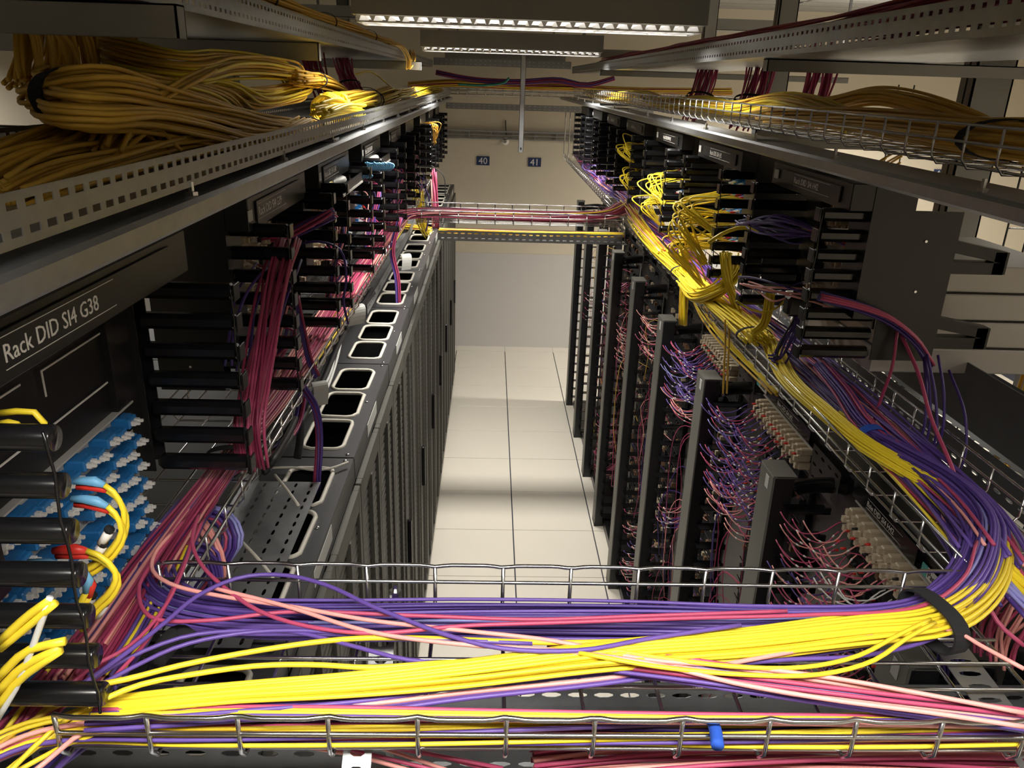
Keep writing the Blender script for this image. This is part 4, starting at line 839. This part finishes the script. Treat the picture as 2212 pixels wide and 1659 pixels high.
o = MB(); o.box(-.03, .03, -.02, .02, -.025, .025, bev=.006); o = o.build('plug_block', m_gloss, None, tuple(at(1722, 660, Y=1.93))); tag(o, 'black multi-fibre plug under the nearest right frame', 'plug')
bundle(A([(1772, 790, 2.50), (1820, 850, 2.48), (1862, 915, 2.465), (1915, 965, 2.455), (2010, 1050, 2.45), (2100, 1135, 2.45), (2140, 1190, 2.45)], 'Z'), 26, .0028, dict(p=12, q=14, l=2, m=3), 'violet cable bundle joining the right tray behind the blue tie', asp=1.6, rad=.017, step=.03, straps=(.42,), strap_mat=m_bluetie, strap_w=.02, seed=73)
bundle(A([(1800, 900, 2.44), (1900, 975, 2.44), (2000, 1075, 2.44), (2100, 1190, 2.44), (2170, 1300, 2.43)], 'Z'), 16, .0028, dict(y=6, q=5, d=3), 'yellow and violet cables lying low in the near end of the right tray', asp=3, rad=.022, step=.03, seed=74, wander=.5)
# right edge, past the bend
bundle(A([(2120, 1160, 2.455), (2160, 1215, 2.45), (2212, 1262, 2.445), (2300, 1350, 2.44)], 'Z'), 5, .0042, dict(y=1), 'yellow cables leaving the bend toward the right edge', asp=3, rad=.012, step=.02, seed=75)
bundle(A([(2135, 1225, 2.45), (2180, 1275, 2.44), (2240, 1340, 2.43)], 'Z'), 4, .0038, dict(l=2, q=1), 'lilac and purple cables leaving the bend toward the right edge', asp=3, rad=.010, step=.02, seed=76)
L1('m', [(2095, 1110, 2.46), (2120, 1160, 2.46), (2170, 1210, 2.45), (2230, 1255, 2.45)], 'Z', None, .003, 'single magenta cable leaving the bend to the right')
bundle(A([(2225, 1260, 2.30), (2170, 1330, 2.30), (2150, 1370, 2.25), (2140, 1420, 2.2)], 'Z'), 18, .003, dict(s=6, m=6, q=2), 'salmon and magenta cables dropping at the right edge', asp=2.6, rad=.028, step=.02, seed=77)
L1('m', [(2130, 1300, 2.40), (2160, 1350, 2.38), (2212, 1395, 2.36)], 'Z', None, .0035, 'magenta cable sagging under the bend at the right')
bundle(A([(2050, 1330, 2.36), (2055, 1400, 2.2), (2050, 1470, 2.0), (2045, 1520, 1.8)], 'Z'), 14, .003, dict(q=1), 'dark purple cables dropping below the black strap', asp=1.6, rad=.02, step=.03, seed=78)
# perforated strap plate under the right tray, clamp
e = empty('slotted_strap', 'galvanised slotted strap slanting down at the right under the bend', 'bracket'); a = at(2010, 1390, Z=2.395); b = at(2225, 1690, Z=2.385); U = b-a; Ln = np.linalg.norm(U); U = U/Ln; V = np.array([U[1], -U[0], 0])
mb = MB(); perf(mb, a, U, -V, int(Ln/.024), 1, .024, .05, .010, .030, shape=8); mb.build('plate', m_galv, e)
for (x, y, lab, w, h) in ((825, 1395, 'slotted suspension plate under the left half of the nearest tray', .035, .07), (768, 1630, 'slotted suspension plate hooked on the front rim', .034, .06)):
    e = empty('suspension_plate', lab, 'bracket'); a = at(x-25, y-25, Z=2.39); mb = MB(); perf(mb, a, (1, 0, 0), (0, -.75, -.66), 1, 3, w, h/3, w*.5, h/3*.45); mb.build('plate', m_galv, e)
    mb = MB(); mb.box(a[0]-.002, a[0]+w+.002, a[1]-.004, a[1]+.012, a[2]-.002, a[2]+.008); mb.build('hook', m_galvd, e)
for (x, y) in ((855, 1290), (2090, 1268)):
    e = empty('splice_bolt', 'small bright splice bolt on the back rim of the nearest tray, '+('left of centre' if x < 1000 else 'at the right bend'), 'bolt'); p = at(x, y, Z=2.44); mb = MB(); mb.tube([p, p+np.array([0, 0, .012])], .009, 6); mb.build('head', m_wire, e); mb = MB(); mb.tube([p+np.array([0, 0, .01]), p+np.array([0, 0, .022])], .004, 6); mb.build('thread', m_wire, e)
# --- yellow leads at the nearest left manager
e = empty('patch_lead_group', 'yellow patch leads with red and blue boots at the nearest left blue panel', 'patch leads', (0, 0, 0), 'fans of patch leads')
def duo(pts, ax, dv, boots, r=.0028):
    P = A(pts, ax, dv)
    for j, b in enumerate(boots):
        lead(P+np.array([.0, .004*j, -.009*j]), 'y', b, e, r)
Yl = .80
duo([(160, 1040), (205, 1040), (245, 1062), (268, 1110), (258, 1160), (225, 1200), (165, 1240)], 'Y', Yl, [m_blueb, m_red], .0033)
duo([(155, 1078), (200, 1080), (238, 1098), (255, 1120), (262, 1150), (240, 1190), (200, 1225), (160, 1245)], 'Y', Yl-.01, [m_blueb, m_red], .0033)
duo([(115, 1190), (160, 1186), (215, 1200), (250, 1238), (240, 1275), (205, 1310), (170, 1352)], 'Y', Yl-.02, [m_red, m_red], .0036)
duo([(150, 1225), (180, 1235), (190, 1262), (175, 1300), (160, 1320)], 'Y', Yl-.03, [m_blueb, m_red], .0036)
duo([(60, 1215), (110, 1218), (140, 1222), (150, 1224)], 'Y', Yl-.03, [m_blueb, m_red], .0036)
for i, (x, y) in enumerate([(235, 1150), (222, 1180), (198, 1292), (180, 1318), (225, 1308)]):
    a = at(x, y, Y=Yl-.004); b = at(x-16, y+24, Y=Yl-.004); mb = MB(); mb.tube(np.array([a, b]), .0052, 8); mb.build('white_marker', m_white, e, smooth=True)
    c = at(x-1, y-3, Y=Yl-.004); mb = MB(); mb.tube(np.array([c, c+(a-b)*.25]), .0056, 8); mb.build('black_marker', m_velcro, e, smooth=True)
for i, (pts, c, r, lab) in enumerate([(([(0, 1385), (60, 1330), (110, 1295)]), 'y', .0042, 'blurred yellow leads at the left edge, upper'), (([(0, 1402), (70, 1345), (120, 1302)]), 'y', .004, 'blurred yellow leads at the left edge, just under the upper'),
     (([(-10, 1470), (60, 1405), (140, 1385)]), 'y', .0045, 'blurred yellow leads at the left edge, middle'), (([(-10, 1500), (50, 1440), (130, 1400)]), 'y', .0045, 'blurred yellow leads at the left edge, below the middle'), (([(-10, 1535), (40, 1470), (130, 1405)]), 'y', .0045, 'blurred yellow leads at the left edge, lowest'), (([(-10, 1560), (40, 1475), (80, 1370), (108, 1290)]), 'w', .0034, 'pale white lead crossing the yellow ones at the left edge')]):
    L1(c, pts, 'Y', .66, r, lab)
for i, (pts, lab) in enumerate(((([(0, 892), (40, 888), (78, 892), (96, 915), (88, 938), (60, 955)]), 'yellow lead curling in front of the blank panel, outer'), (([(0, 915), (25, 912), (42, 920), (48, 938), (30, 955)]), 'yellow lead curling in front of the blank panel, inner'))):
    L1('y', pts, 'Y', .74, .0034, lab)
# magenta cables hanging from the second left frame
mh = [(622, 520), (600, 580), (580, 660), (565, 740), (548, 830), (535, 920), (545, 1010)]
bundle(A(mh, 'X', -.44), 18, .0030, dict(m=13, d=5), 'magenta cables hanging from the second left frame in front of the beige panel', asp=2.2, rad=.020, step=.03, seed=81)
bundle(A([(600, 560), (570, 640), (560, 720), (540, 800)], 'X', -.47), 6, .003, dict(d=4, q=2), 'darker red cables behind the hanging magenta ones', asp=3, rad=.03, step=.03, seed=82)
L1('q', [(610, 560), (565, 590), (525, 650), (505, 720), (500, 790)], 'X', -.47, .003, 'dark purple lead bowing left of the hanging magenta cables')
bundle(A([(560, 510), (620, 505), (680, 480), (722, 460)], 'Y', 2.1), 14, .0032, dict(d=6, q=6, m=4), 'dim red and purple leads lifting over the second left manager', asp=2, rad=.02, step=.02, seed=83)
L1('q', [(640, 528), (690, 522), (735, 540), (748, 600), (742, 650), (752, 700)], 'Y', 2.2, .0035, 'dark purple lead arching to the third left manager')
bundle(A([(640, 640), (655, 720), (668, 780), (684, 815)], 'Y', 2.0), 5, .0034, dict(d=3, q=3), 'dark leads ending at the curled paper label', asp=1.6, rad=.010, step=.02, seed=84)
# blue leads on the left frames
e = empty('patch_lead_group', 'glossy light blue leads at the top of the fourth left frame', 'patch leads', (0, 0, 0), 'fans of patch leads')
for i in range(16):
    x = 788+i*3.8; P = A([(x, 352+random.uniform(-2, 2)), (x+6, 356), (x+4, 362), (x-4, 368)], 'Y', 3.1); mb = MB(); mb.tube(spline(P, .01), .0034, 6); mb.build('patch_lead', m_blueb, e, smooth=True)
e = empty('patch_lead_group', 'light blue leads at the top of the third left frame', 'patch leads', (0, 0, 0), 'fans of patch leads')
for i in range(6):
    x = 770+i*6; P = A([(x, 376), (x+4, 380), (x-3, 385)], 'Y', 2.9); mb = MB(); mb.tube(spline(P, .01), .0034, 6); mb.build('patch_lead', m_blueb, e, smooth=True)
lead_fan((-.56, 6.2, 2.82), (-.56, 6.5, 2.82), (-.40, 6.0, 2.80), (-.42, 6.1, 2.70), 10, 'o', [m_blueb], 'amber leads spilling from a far left frame')
lead_fan((-.56, 5.0, 2.6), (-.56, 5.2, 2.6), (-.40, 4.8, 2.56), (-.42, 4.9, 2.50), 9, ['s', 'p'], [m_white], 'pink and purple leads at a middle left frame')
# misc leads on frames
for k, (ya, yb) in enumerate(LY[1:6]):
    for z in (2.72, 2.6): lead_fan((-.56, ya+.08, z), (-.56, yb-.04, z), (-.46, ya+.15, z-.03), (-.5, ya+.05, 2.49), 7, ['d', 'm', 'q', 's'], [m_red, m_white, m_beige], 'dim red and purple leads on the %s left panel, %s row' % (ORD[k+1], 'upper' if z > 2.7 else 'lower'), sp=.015)
# --- cord fans of the right racks
def rack_cords(k, y0, rows, cols, lab, dens=.75):
    e = empty('rack_cord_group', lab, 'patch cords', (0, 0, 0), 'patch cords in the right racks')
    for (zr, jac, xs) in rows:
        for c in range(cols):
            for rr in range(2):
                if random.random() > dens: continue
                y = y0+.245+c*.038; s = np.array([RP-.045, y, zr-.02-rr*.03]); j = random.choice(jac)
                g = random.uniform(.8, 1.15); dy = random.uniform(-.02, .02); dz = random.uniform(-.012, .012)
                P = [s, s+np.array([-.03, 0, -.003]), s+np.array([-.075*g, -.012+dy*.4, -.026-.006*rr+dz*.5]), s+np.array([-.125*g, .0+dy, -.030+dz]), s+np.array([-.155*g, .028+dy, -.008+dz]), s+np.array([-.162*g, .05+dy, .004+dz])]
                C = spline(P, .014); mb = MB(); mb.tube(C[2:], .0019, 5, 0); mb.tube(C[:2], [.0045, .0032], 6, 1)
                w = len(C)*6//10; mb.tube(np.array([C[w], C[w]+(C[w+1]-C[w])*.5]), .0026, 5, 2); w2 = max(3, len(C)*3//10); 
                if random.random() < .5: mb.tube(np.array([C[w2], C[w2]+(C[w2+1]-C[w2])*.4]), .0026, 5, 2)
                mb.build('patch_cord', [JACK[j], random.choice([m_red, m_blk, m_beige, m_red, m_blk]), m_white], e, smooth=True)
    return e
rack_cords(0, 1.23, [(2.07, 'mmsw', 0), (1.985, 'mspm', 0), (1.90, 'pqms', 0), (1.81, 'mms', .01), (1.72, 'mps', 0)], 12, 'pink and white-marked cords fanning out of the nearest right rack')
rack_cords(1, 2.03, [(2.07, 'pppm', 0), (1.98, 'ppplm', 0), (1.88, 'pmp', 0), (1.79, 'pmss', 0)], 12, 'violet and pink cords fanning out of the second right rack', .85)
rack_cords(2, 2.83, [(2.06, 'pppm', 0), (1.96, 'pplp', 0), (1.86, 'pms', 0)], 11, 'violet cords fanning out of the third right rack', .85)
rack_cords(3, 3.63, [(2.0, 'mss', 0), (1.86, 'ssm', 0)], 9, 'thin salmon cords in the fourth right rack', .6)
# vertical cords hanging in every rack channel
for k in range(0, 9):
    y0 = .43+.8*k
    e = empty('rack_cord_group', 'thin red and pink cords hanging in the channel of the %s right rack' % ORD[k], 'patch cords', (0, 0, 0), 'patch cords in the right racks')
    for i in range(16):
        z1 = random.uniform(.5, 2.0); x = RX+.05+random.uniform(0, .12); y = y0+random.uniform(.5, .72); ln = random.uniform(.15, .6)
        P = [(RP-.02, y-random.uniform(.1, .3), z1), (x+.03, y, z1-.03), (x, y, z1-.08), (x+random.uniform(-.02, .03), y+random.uniform(-.03, .03), z1-ln), (x+.02, y, max(.08, z1-ln-.2))]
        cable(P, random.choice([.0018, .0022]), JACK[random.choice('mddmdsqo')], 'patch_cord', e, 4, .05)
def cord_cluster(y0, y1, z0, z1, n, cols, lab):
    e = empty('rack_cord_group', lab, 'patch cords', (0, 0, 0), 'patch cords in the right racks')
    for i in range(n):
        y = random.uniform(y0, y1); z = random.uniform(z0, z1); q = random.uniform(.7, 1)
        P = [(RP-.03, y+.10*q, z+.01), (RX+.12, y+.07*q, z-.02), (RX+.06, y+.03, z-.012), (RX+.02*q, y, z+.02), (RX+.012, y+.01, z+.035*q)]
        mb = MB(); C = spline(P, .025); mb.tube(C, .0020, 5, 0); mb.tube(C[len(C)//2:len(C)//2+2], .0026, 5, 1); mb.build('patch_cord', [JACK[random.choice(cols)], m_white], e, smooth=True)
cord_cluster(3.2, 3.4, 1.12, 1.28, 12, 'ppms', 'violet cords bulging low out of the third right rack')
cord_cluster(3.85, 4.2, .30, .75, 34, 'mmssp', 'dense pink cords low in the fourth right rack')
cord_cluster(4.7, 5.0, 1.42, 1.72, 20, 'sssm', 'salmon cord loops in the fifth right rack')
cord_cluster(5.25, 5.6, .30, .80, 26, 'mmds', 'pink cords near the floor in the sixth right rack')
cord_cluster(5.5, 5.75, 1.45, 1.8, 14, 'smp', 'pale pink cords high in the seventh right rack')
cord_cluster(6.6, 6.9, 1.1, 1.4, 10, 'sd', 'few pink cords in the eighth right rack')
# --- yellow heaps in the left overhead tray
Ym = dict(o=3, y=2)
H = 'yellow heap in the left overhead tray'
YB = dict(asp=1.5, n=7)
bundle(A([(260, 190, -.95), (190, 175, -.90), (140, 185, -.80), (128, 215, -.68), (200, 200), (330, 218), (460, 245), (560, 270), (650, 282), (720, 275)], 'X', -.62), 40, .0042, dict(o=1), 'big amber bundle with a black strap in the middle of the left yellow heap', straps=(.35, .88, .97), strap_w=.028, rad=.040, step=.04, seed=91, **YB)
bundle(A([(250, 200, -.95), (150, 195, -.85), (125, 228, -.68), (180, 245), (300, 250), (420, 275), (520, 300), (600, 298), (665, 270)], 'X', -.57), 26, .0042, dict(o=1), 'amber bundle sagging over the tray lip below the strapped one', rad=.030, step=.04, seed=92, **YB)
bundle(A([(150, 60, -1.05), (200, 95, -1.0), (280, 125, -.85), (380, 150), (480, 140), (580, 145), (640, 165), (650, 190), (610, 205), (520, 215), (400, 210), (300, 200)], 'X', -.72), 34, .0042, dict(o=2, y=1), 'amber bundle folding back on itself at the top of the left heap', rad=.042, step=.04, seed=93, **YB)
bundle(A([(330, 210), (380, 185), (420, 168), (450, 155)], 'X', -.60), 6, .0042, dict(o=1), 'short crossing bunch of amber cables on top of the heap', rad=.013, step=.02, seed=94, asp=2.5)
bundle(A([(-60, 420), (60, 375), (180, 350), (320, 325), (450, 310), (560, 300), (660, 280)], 'X', -.62), 44, .0042, dict(o=1), 'broad amber run lying on the tray floor at the far left', rad=.045, step=.04, seed=95, asp=2.2, n=6)
bundle(A([(-60, 370), (80, 320), (200, 275), (280, 258), (340, 262)], 'X', -.68), 26, .0042, dict(o=1), 'amber cables fanning up to the left behind the broad run', rad=.035, step=.04, seed=96, asp=2.2)
bundle(A([(215, 335), (250, 290), (300, 262), (330, 300), (345, 320)], 'X', -.60), 12, .0042, dict(o=1), 'small loop of amber cables spilling over the broad run', rad=.026, step=.02, seed=97, asp=2)
bundle(A([(70, 30), (75, 100), (65, 170), (60, 200)], 'X', -.85), 22, .0048, dict(o=1), 'curtain of amber cables falling at the far left, strapped at the bottom', rad=.045, step=.04, seed=98, asp=2.2)
bundle(A([(150, 40), (160, 110), (150, 190), (120, 230)], 'X', -.95), 30, .005, dict(o=1), 'second curtain of amber cables falling behind the first', rad=.07, step=.04, seed=99, asp=2.4)
bundle(A([(250, 60), (265, 130), (275, 190), (330, 240)], 'X', -1.0), 22, .005, dict(o=1), 'third curtain of amber cables falling behind the heap', rad=.06, step=.04, seed=100, asp=2.2)
bundle(A([(640, 170), (690, 175), (735, 195), (760, 225), (740, 240)], 'X', -.66), 20, .0042, dict(o=1), 'short strapped amber bundle behind the bright coil', rad=.03, step=.03, seed=101, straps=(.2,), strap_w=.02, **YB)
coil = []
cc = np.array([-.60, 3.02, 3.02])
for i in range(46):
    a = i*.62; coil.append(cc+np.array([.05*math.cos(a), .012*i*.35+random.uniform(-.004, .004), .048*math.sin(a)]))
o = cable(coil, .0045, m_yel, 'cable', None, 7, .01, mx=500); e = empty('cable_coil', 'brightly lit coil of yellow cable under the luminaire on the left tray', 'cable coil'); o.parent = e
for s_ in range(3):
    P = [c*1.0+np.array([random.uniform(-.01, .01), .05+.04*s_, random.uniform(-.01, .01)]) for c in coil[::1]]
    cable(P, .0045, m_yel, 'cable', e, 6, .012, mx=500)
bundle(np.array([(-.55, 2.7, 3.03), (-.52, 2.85, 3.04), (-.5, 3.0, 3.03), (-.5, 3.15, 3.02), (-.53, 3.3, 3.01)]), 16, .0045, dict(y=1), 'bright yellow cables around the coil', rad=.03, step=.03, seed=102, **YB)
bundle(np.array([(-.62, 3.2, 3.03), (-.55, 3.6, 3.05), (-.60, 4.1, 3.03), (-.55, 4.6, 3.05), (-.6, 5.2, 3.03)]), 30, .0045, Ym, 'amber bundle beyond the bright coil on the left tray', rad=.045, step=.06, seed=103, straps=(.3, .5), **YB)
bundle(np.array([(-.58, 4.9, 3.04), (-.52, 5.4, 3.05), (-.56, 6.0, 3.04), (-.52, 6.6, 3.05), (-.56, 7.4, 3.04), (-.54, 8.6, 3.03)]), 26, .0045, dict(y=2, o=1), 'far yellow bundle at the end of the left tray', rad=.04, step=.08, seed=104, **YB)
L1('y', [(770, 160), (800, 155), (830, 175), (850, 195)], 'X', -.6, .004, 'single yellow cable sticking up beyond the bright coil')
bundle(np.array([(-.66, 1.7, 3.34), (-.66, 2.4, 3.335), (-.65, 3.2, 3.33), (-.66, 4.2, 3.335), (-.64, 5.4, 3.33)]), 22, .0042, dict(o=1), 'thin amber run lying in the uppermost left tray', rad=.030, step=.08, seed=105, straps=(.25, .5, .8), **YB)
bundle(np.array([(-.64, 5.2, 3.33), (-.58, 5.5, 3.32), (-.56, 5.7, 3.26), (-.58, 5.9, 3.20), (-.57, 6.1, 3.26), (-.6, 6.3, 3.32)]), 6, .0045, dict(o=1), 'amber cables drooping out of the end of the uppermost left tray', rad=.016, step=.04, seed=106)
# dark red cables between the overhead trays
for i, (x, y, s, lab) in enumerate([(-.95, 4.4, 1, 'left side beyond the heap'), (-1.0, 5.6, 1, 'left side, farther one'), (1.22, 3.75, -1, 'right side, nearer one'), (1.28, 3.2, -1, 'right side, by the upright'), (1.2, 4.6, -1, 'right side, farther one')]):
    bundle(np.array([(x, y+.1, 3.30), (x+.02*s, y+.04, 3.22), (x+.05*s, y, 3.12), (x+.10*s, y-.06, 3.04), (x+.12*s, y-.12, 2.98)]), 22, .0045, dict(d=2, m=1), 'wine red cables dropping between the overhead trays, '+lab, rad=.04, step=.03, seed=110+i, asp=2.4, straps=(.6,))
bundle(np.array([(.95, 1.0, 3.32), (1.0, 2.2, 3.31), (1.02, 3.6, 3.31), (1.0, 5.2, 3.31), (.98, 7.5, 3.31)]), 30, .0045, dict(d=3, m=1), 'wine red cable run lying in the uppermost right tray', rad=.05, step=.10, seed=120, **YB)
# overhead right basket
bundle(np.array([(.93, .6, 3.07), (.95, 1.0, 3.06), (.93, 1.5, 3.065), (.96, 2.1, 3.07), (.93, 2.7, 3.06)]), 40, .0042, dict(o=1), 'amber cables lying in the near part of the overhead right basket', rad=.045, step=.05, seed=121, asp=2.6, n=6, straps=(.45,), strap_w=.02)
bundle(np.array([(1.00, 2.3, 3.06), (1.0, 2.8, 3.10), (.98, 3.3, 3.06), (.95, 3.8, 3.07), (.95, 4.6, 3.05), (.95, 5.4, 3.08), (.93, 6.4, 3.05), (.92, 8.0, 3.06)]), 34, .0042, dict(o=2, y=1), 'amber cables in the far part of the overhead right basket', rad=.042, step=.08, seed=122, asp=2.2, n=6)
bundle(np.array([(1.15, 1.7, 3.02), (1.1, 1.95, 3.09), (1.08, 2.3, 3.13), (1.10, 2.7, 3.10), (1.02, 3.1, 3.05)]), 24, .0042, dict(o=1), 'arched amber bundle humping over the right basket', rad=.03, step=.05, seed=123, **YB)
bundle(np.array([(1.3, .9, 3.16), (1.2, 1.15, 3.12), (1.1, 1.4, 3.07), (1.02, 1.7, 3.05)]), 34, .0045, dict(o=1), 'heavy amber bundle coming in at the upper right edge', rad=.05, step=.04, seed=124, **YB)
bundle(np.array([(1.4, 1.05, 3.02), (1.25, 1.25, 3.04), (1.1, 1.5, 3.05), (1.0, 1.9, 3.05)]), 26, .0045, dict(o=1), 'lower amber bundle coming in at the right edge behind the basket', rad=.045, step=.04, seed=125, **YB)
# vertical runs far right
bundle(np.array([(2.05, 2.6, 3.0), (2.03, 2.6, 2.7), (2.0, 2.6, 2.3), (2.0, 2.6, 1.9)]), 26, .006, dict(d=1), 'wine red cables falling vertically at the right edge', rad=.07, step=.1, seed=130, asp=1.8)
bundle(np.array([(1.90, 2.5, 3.0), (1.89, 2.5, 2.7), (1.87, 2.5, 2.3), (1.85, 2.5, 1.9)]), 10, .007, dict(o=1), 'amber cables falling vertically beside the wine red ones', rad=.03, step=.1, seed=131)
for i in range(3):
    z = 2.53+.068*i; o = cable([(1.49, 1.92, z), (1.62, 2.1, z-.01), (1.78, 2.3, z-.02), (1.88, 2.45, z-.12)], .008, m_yel2, 'cable', None, 6); tag(o, 'amber cable leaving the cassette housings behind the nearest right frame', 'cable', 'amber cables behind the cassette housings')
bundle(np.array([(1.5, 3.9, 3.0), (1.52, 3.95, 2.8), (1.5, 4.0, 2.6), (1.5, 4.0, 2.3)]), 12, .006, dict(o=1), 'amber cables hanging beyond the right rail', rad=.04, step=.08, seed=132)
bundle(np.array([(1.3, 2.6, 2.95), (1.42, 3.2, 2.80), (1.5, 3.9, 2.72)]), 5, .004, dict(o=1), 'thin amber cables slanting behind the nearest right frame', rad=.03, step=.06, seed=133)
# cross run on the end wall
bundle(np.array([(-.9, 9.2, 3.06), (-.4, 9.15, 3.10), (.2, 9.15, 3.08), (.8, 9.15, 3.09), (1.6, 9.15, 3.08), (2.6, 9.15, 3.1)]), 26, .007, dict(o=4, y=2, d=2), 'amber cables crossing in front of the end wall', asp=2.4, rad=.05, step=.12, seed=140, n=5)
bundle(np.array([(-.6, 9.05, 3.2), (-.2, 9.05, 3.14), (.3, 9.05, 3.13), (.7, 9.05, 3.16), (1.0, 9.05, 3.12), (1.3, 9.05, 3.2)]), 12, .007, dict(d=3, q=1), 'wine red cables sagging across the end wall', rad=.03, step=.1, seed=141, n=5)
L1('t', [(990, 182), (1050, 184), (1090, 178), (1100, 168)], 'Y', 9.0, .012, 'green cable end sticking up from the cross run')
wire_tray_x(-.95, 2.6, (9.05, 9.54), 2.99, 3.05, 'wire mesh tray in front of the end wall under the amber cross run')
# ladder rungs / wire frames at the far right
for j, (x, y, lab) in enumerate(((2.9, 4.4, 'nearer'), (3.1, 6.4, 'middle'), (2.2, 2.75, 'closest'))):
    e = empty('wire_ladder', 'upright black wire ladder seen past the right frames, %s one' % lab, 'cable ladder', (x, y, 0))
    for dx in (0, .12): cable([(dx, 0, 0), (dx, 0, 3.2)], .006, m_black, 'rail', e, 6)
    for i in range(20): cable([(0, 0, .2+i*.15), (.12, 0, .2+i*.15)], .004, m_black, 'rung', e, 4)
# folded shelf tray with rolled items on the second left frame
for j, (Y0, lab) in enumerate(((2.38, 'third'), (3.17, 'fourth'))):
    e = empty('drawer_tray', 'open black drawer tray jutting from the %s left frame' % lab, 'tray', (-.60, Y0+.05, 2.80-.0*j)); mb = MB()
    mb.box(0, .16, 0, .38, 0, .002); mb.box(.155, .16, 0, .38, 0, .03); mb.box(0, .16, 0, .003, 0, .02); mb.build('drawer', m_black, e)
    mb = MB(); mb.box(.1595, .1625, 0, .38, -.002, .004); mb.build('lip', m_panel, e)
    o = cable([(-.54, Y0+.08, 2.815), (-.5, Y0+.13, 2.822), (-.51, Y0+.2, 2.815)], .014, m_yel, 'cable_roll', None, 8, .01); tag(o, 'little yellow roll lying in the drawer tray of the %s left frame' % lab, 'cable coil')
    o = cable([(-.51, Y0+.22, 2.815), (-.48, Y0+.28, 2.822), (-.50, Y0+.34, 2.815)], .012, m_white, 'cable_roll', None, 8, .01); tag(o, 'little white roll lying in the drawer tray of the %s left frame' % lab, 'cable coil')
bpy.context.view_layer.update()
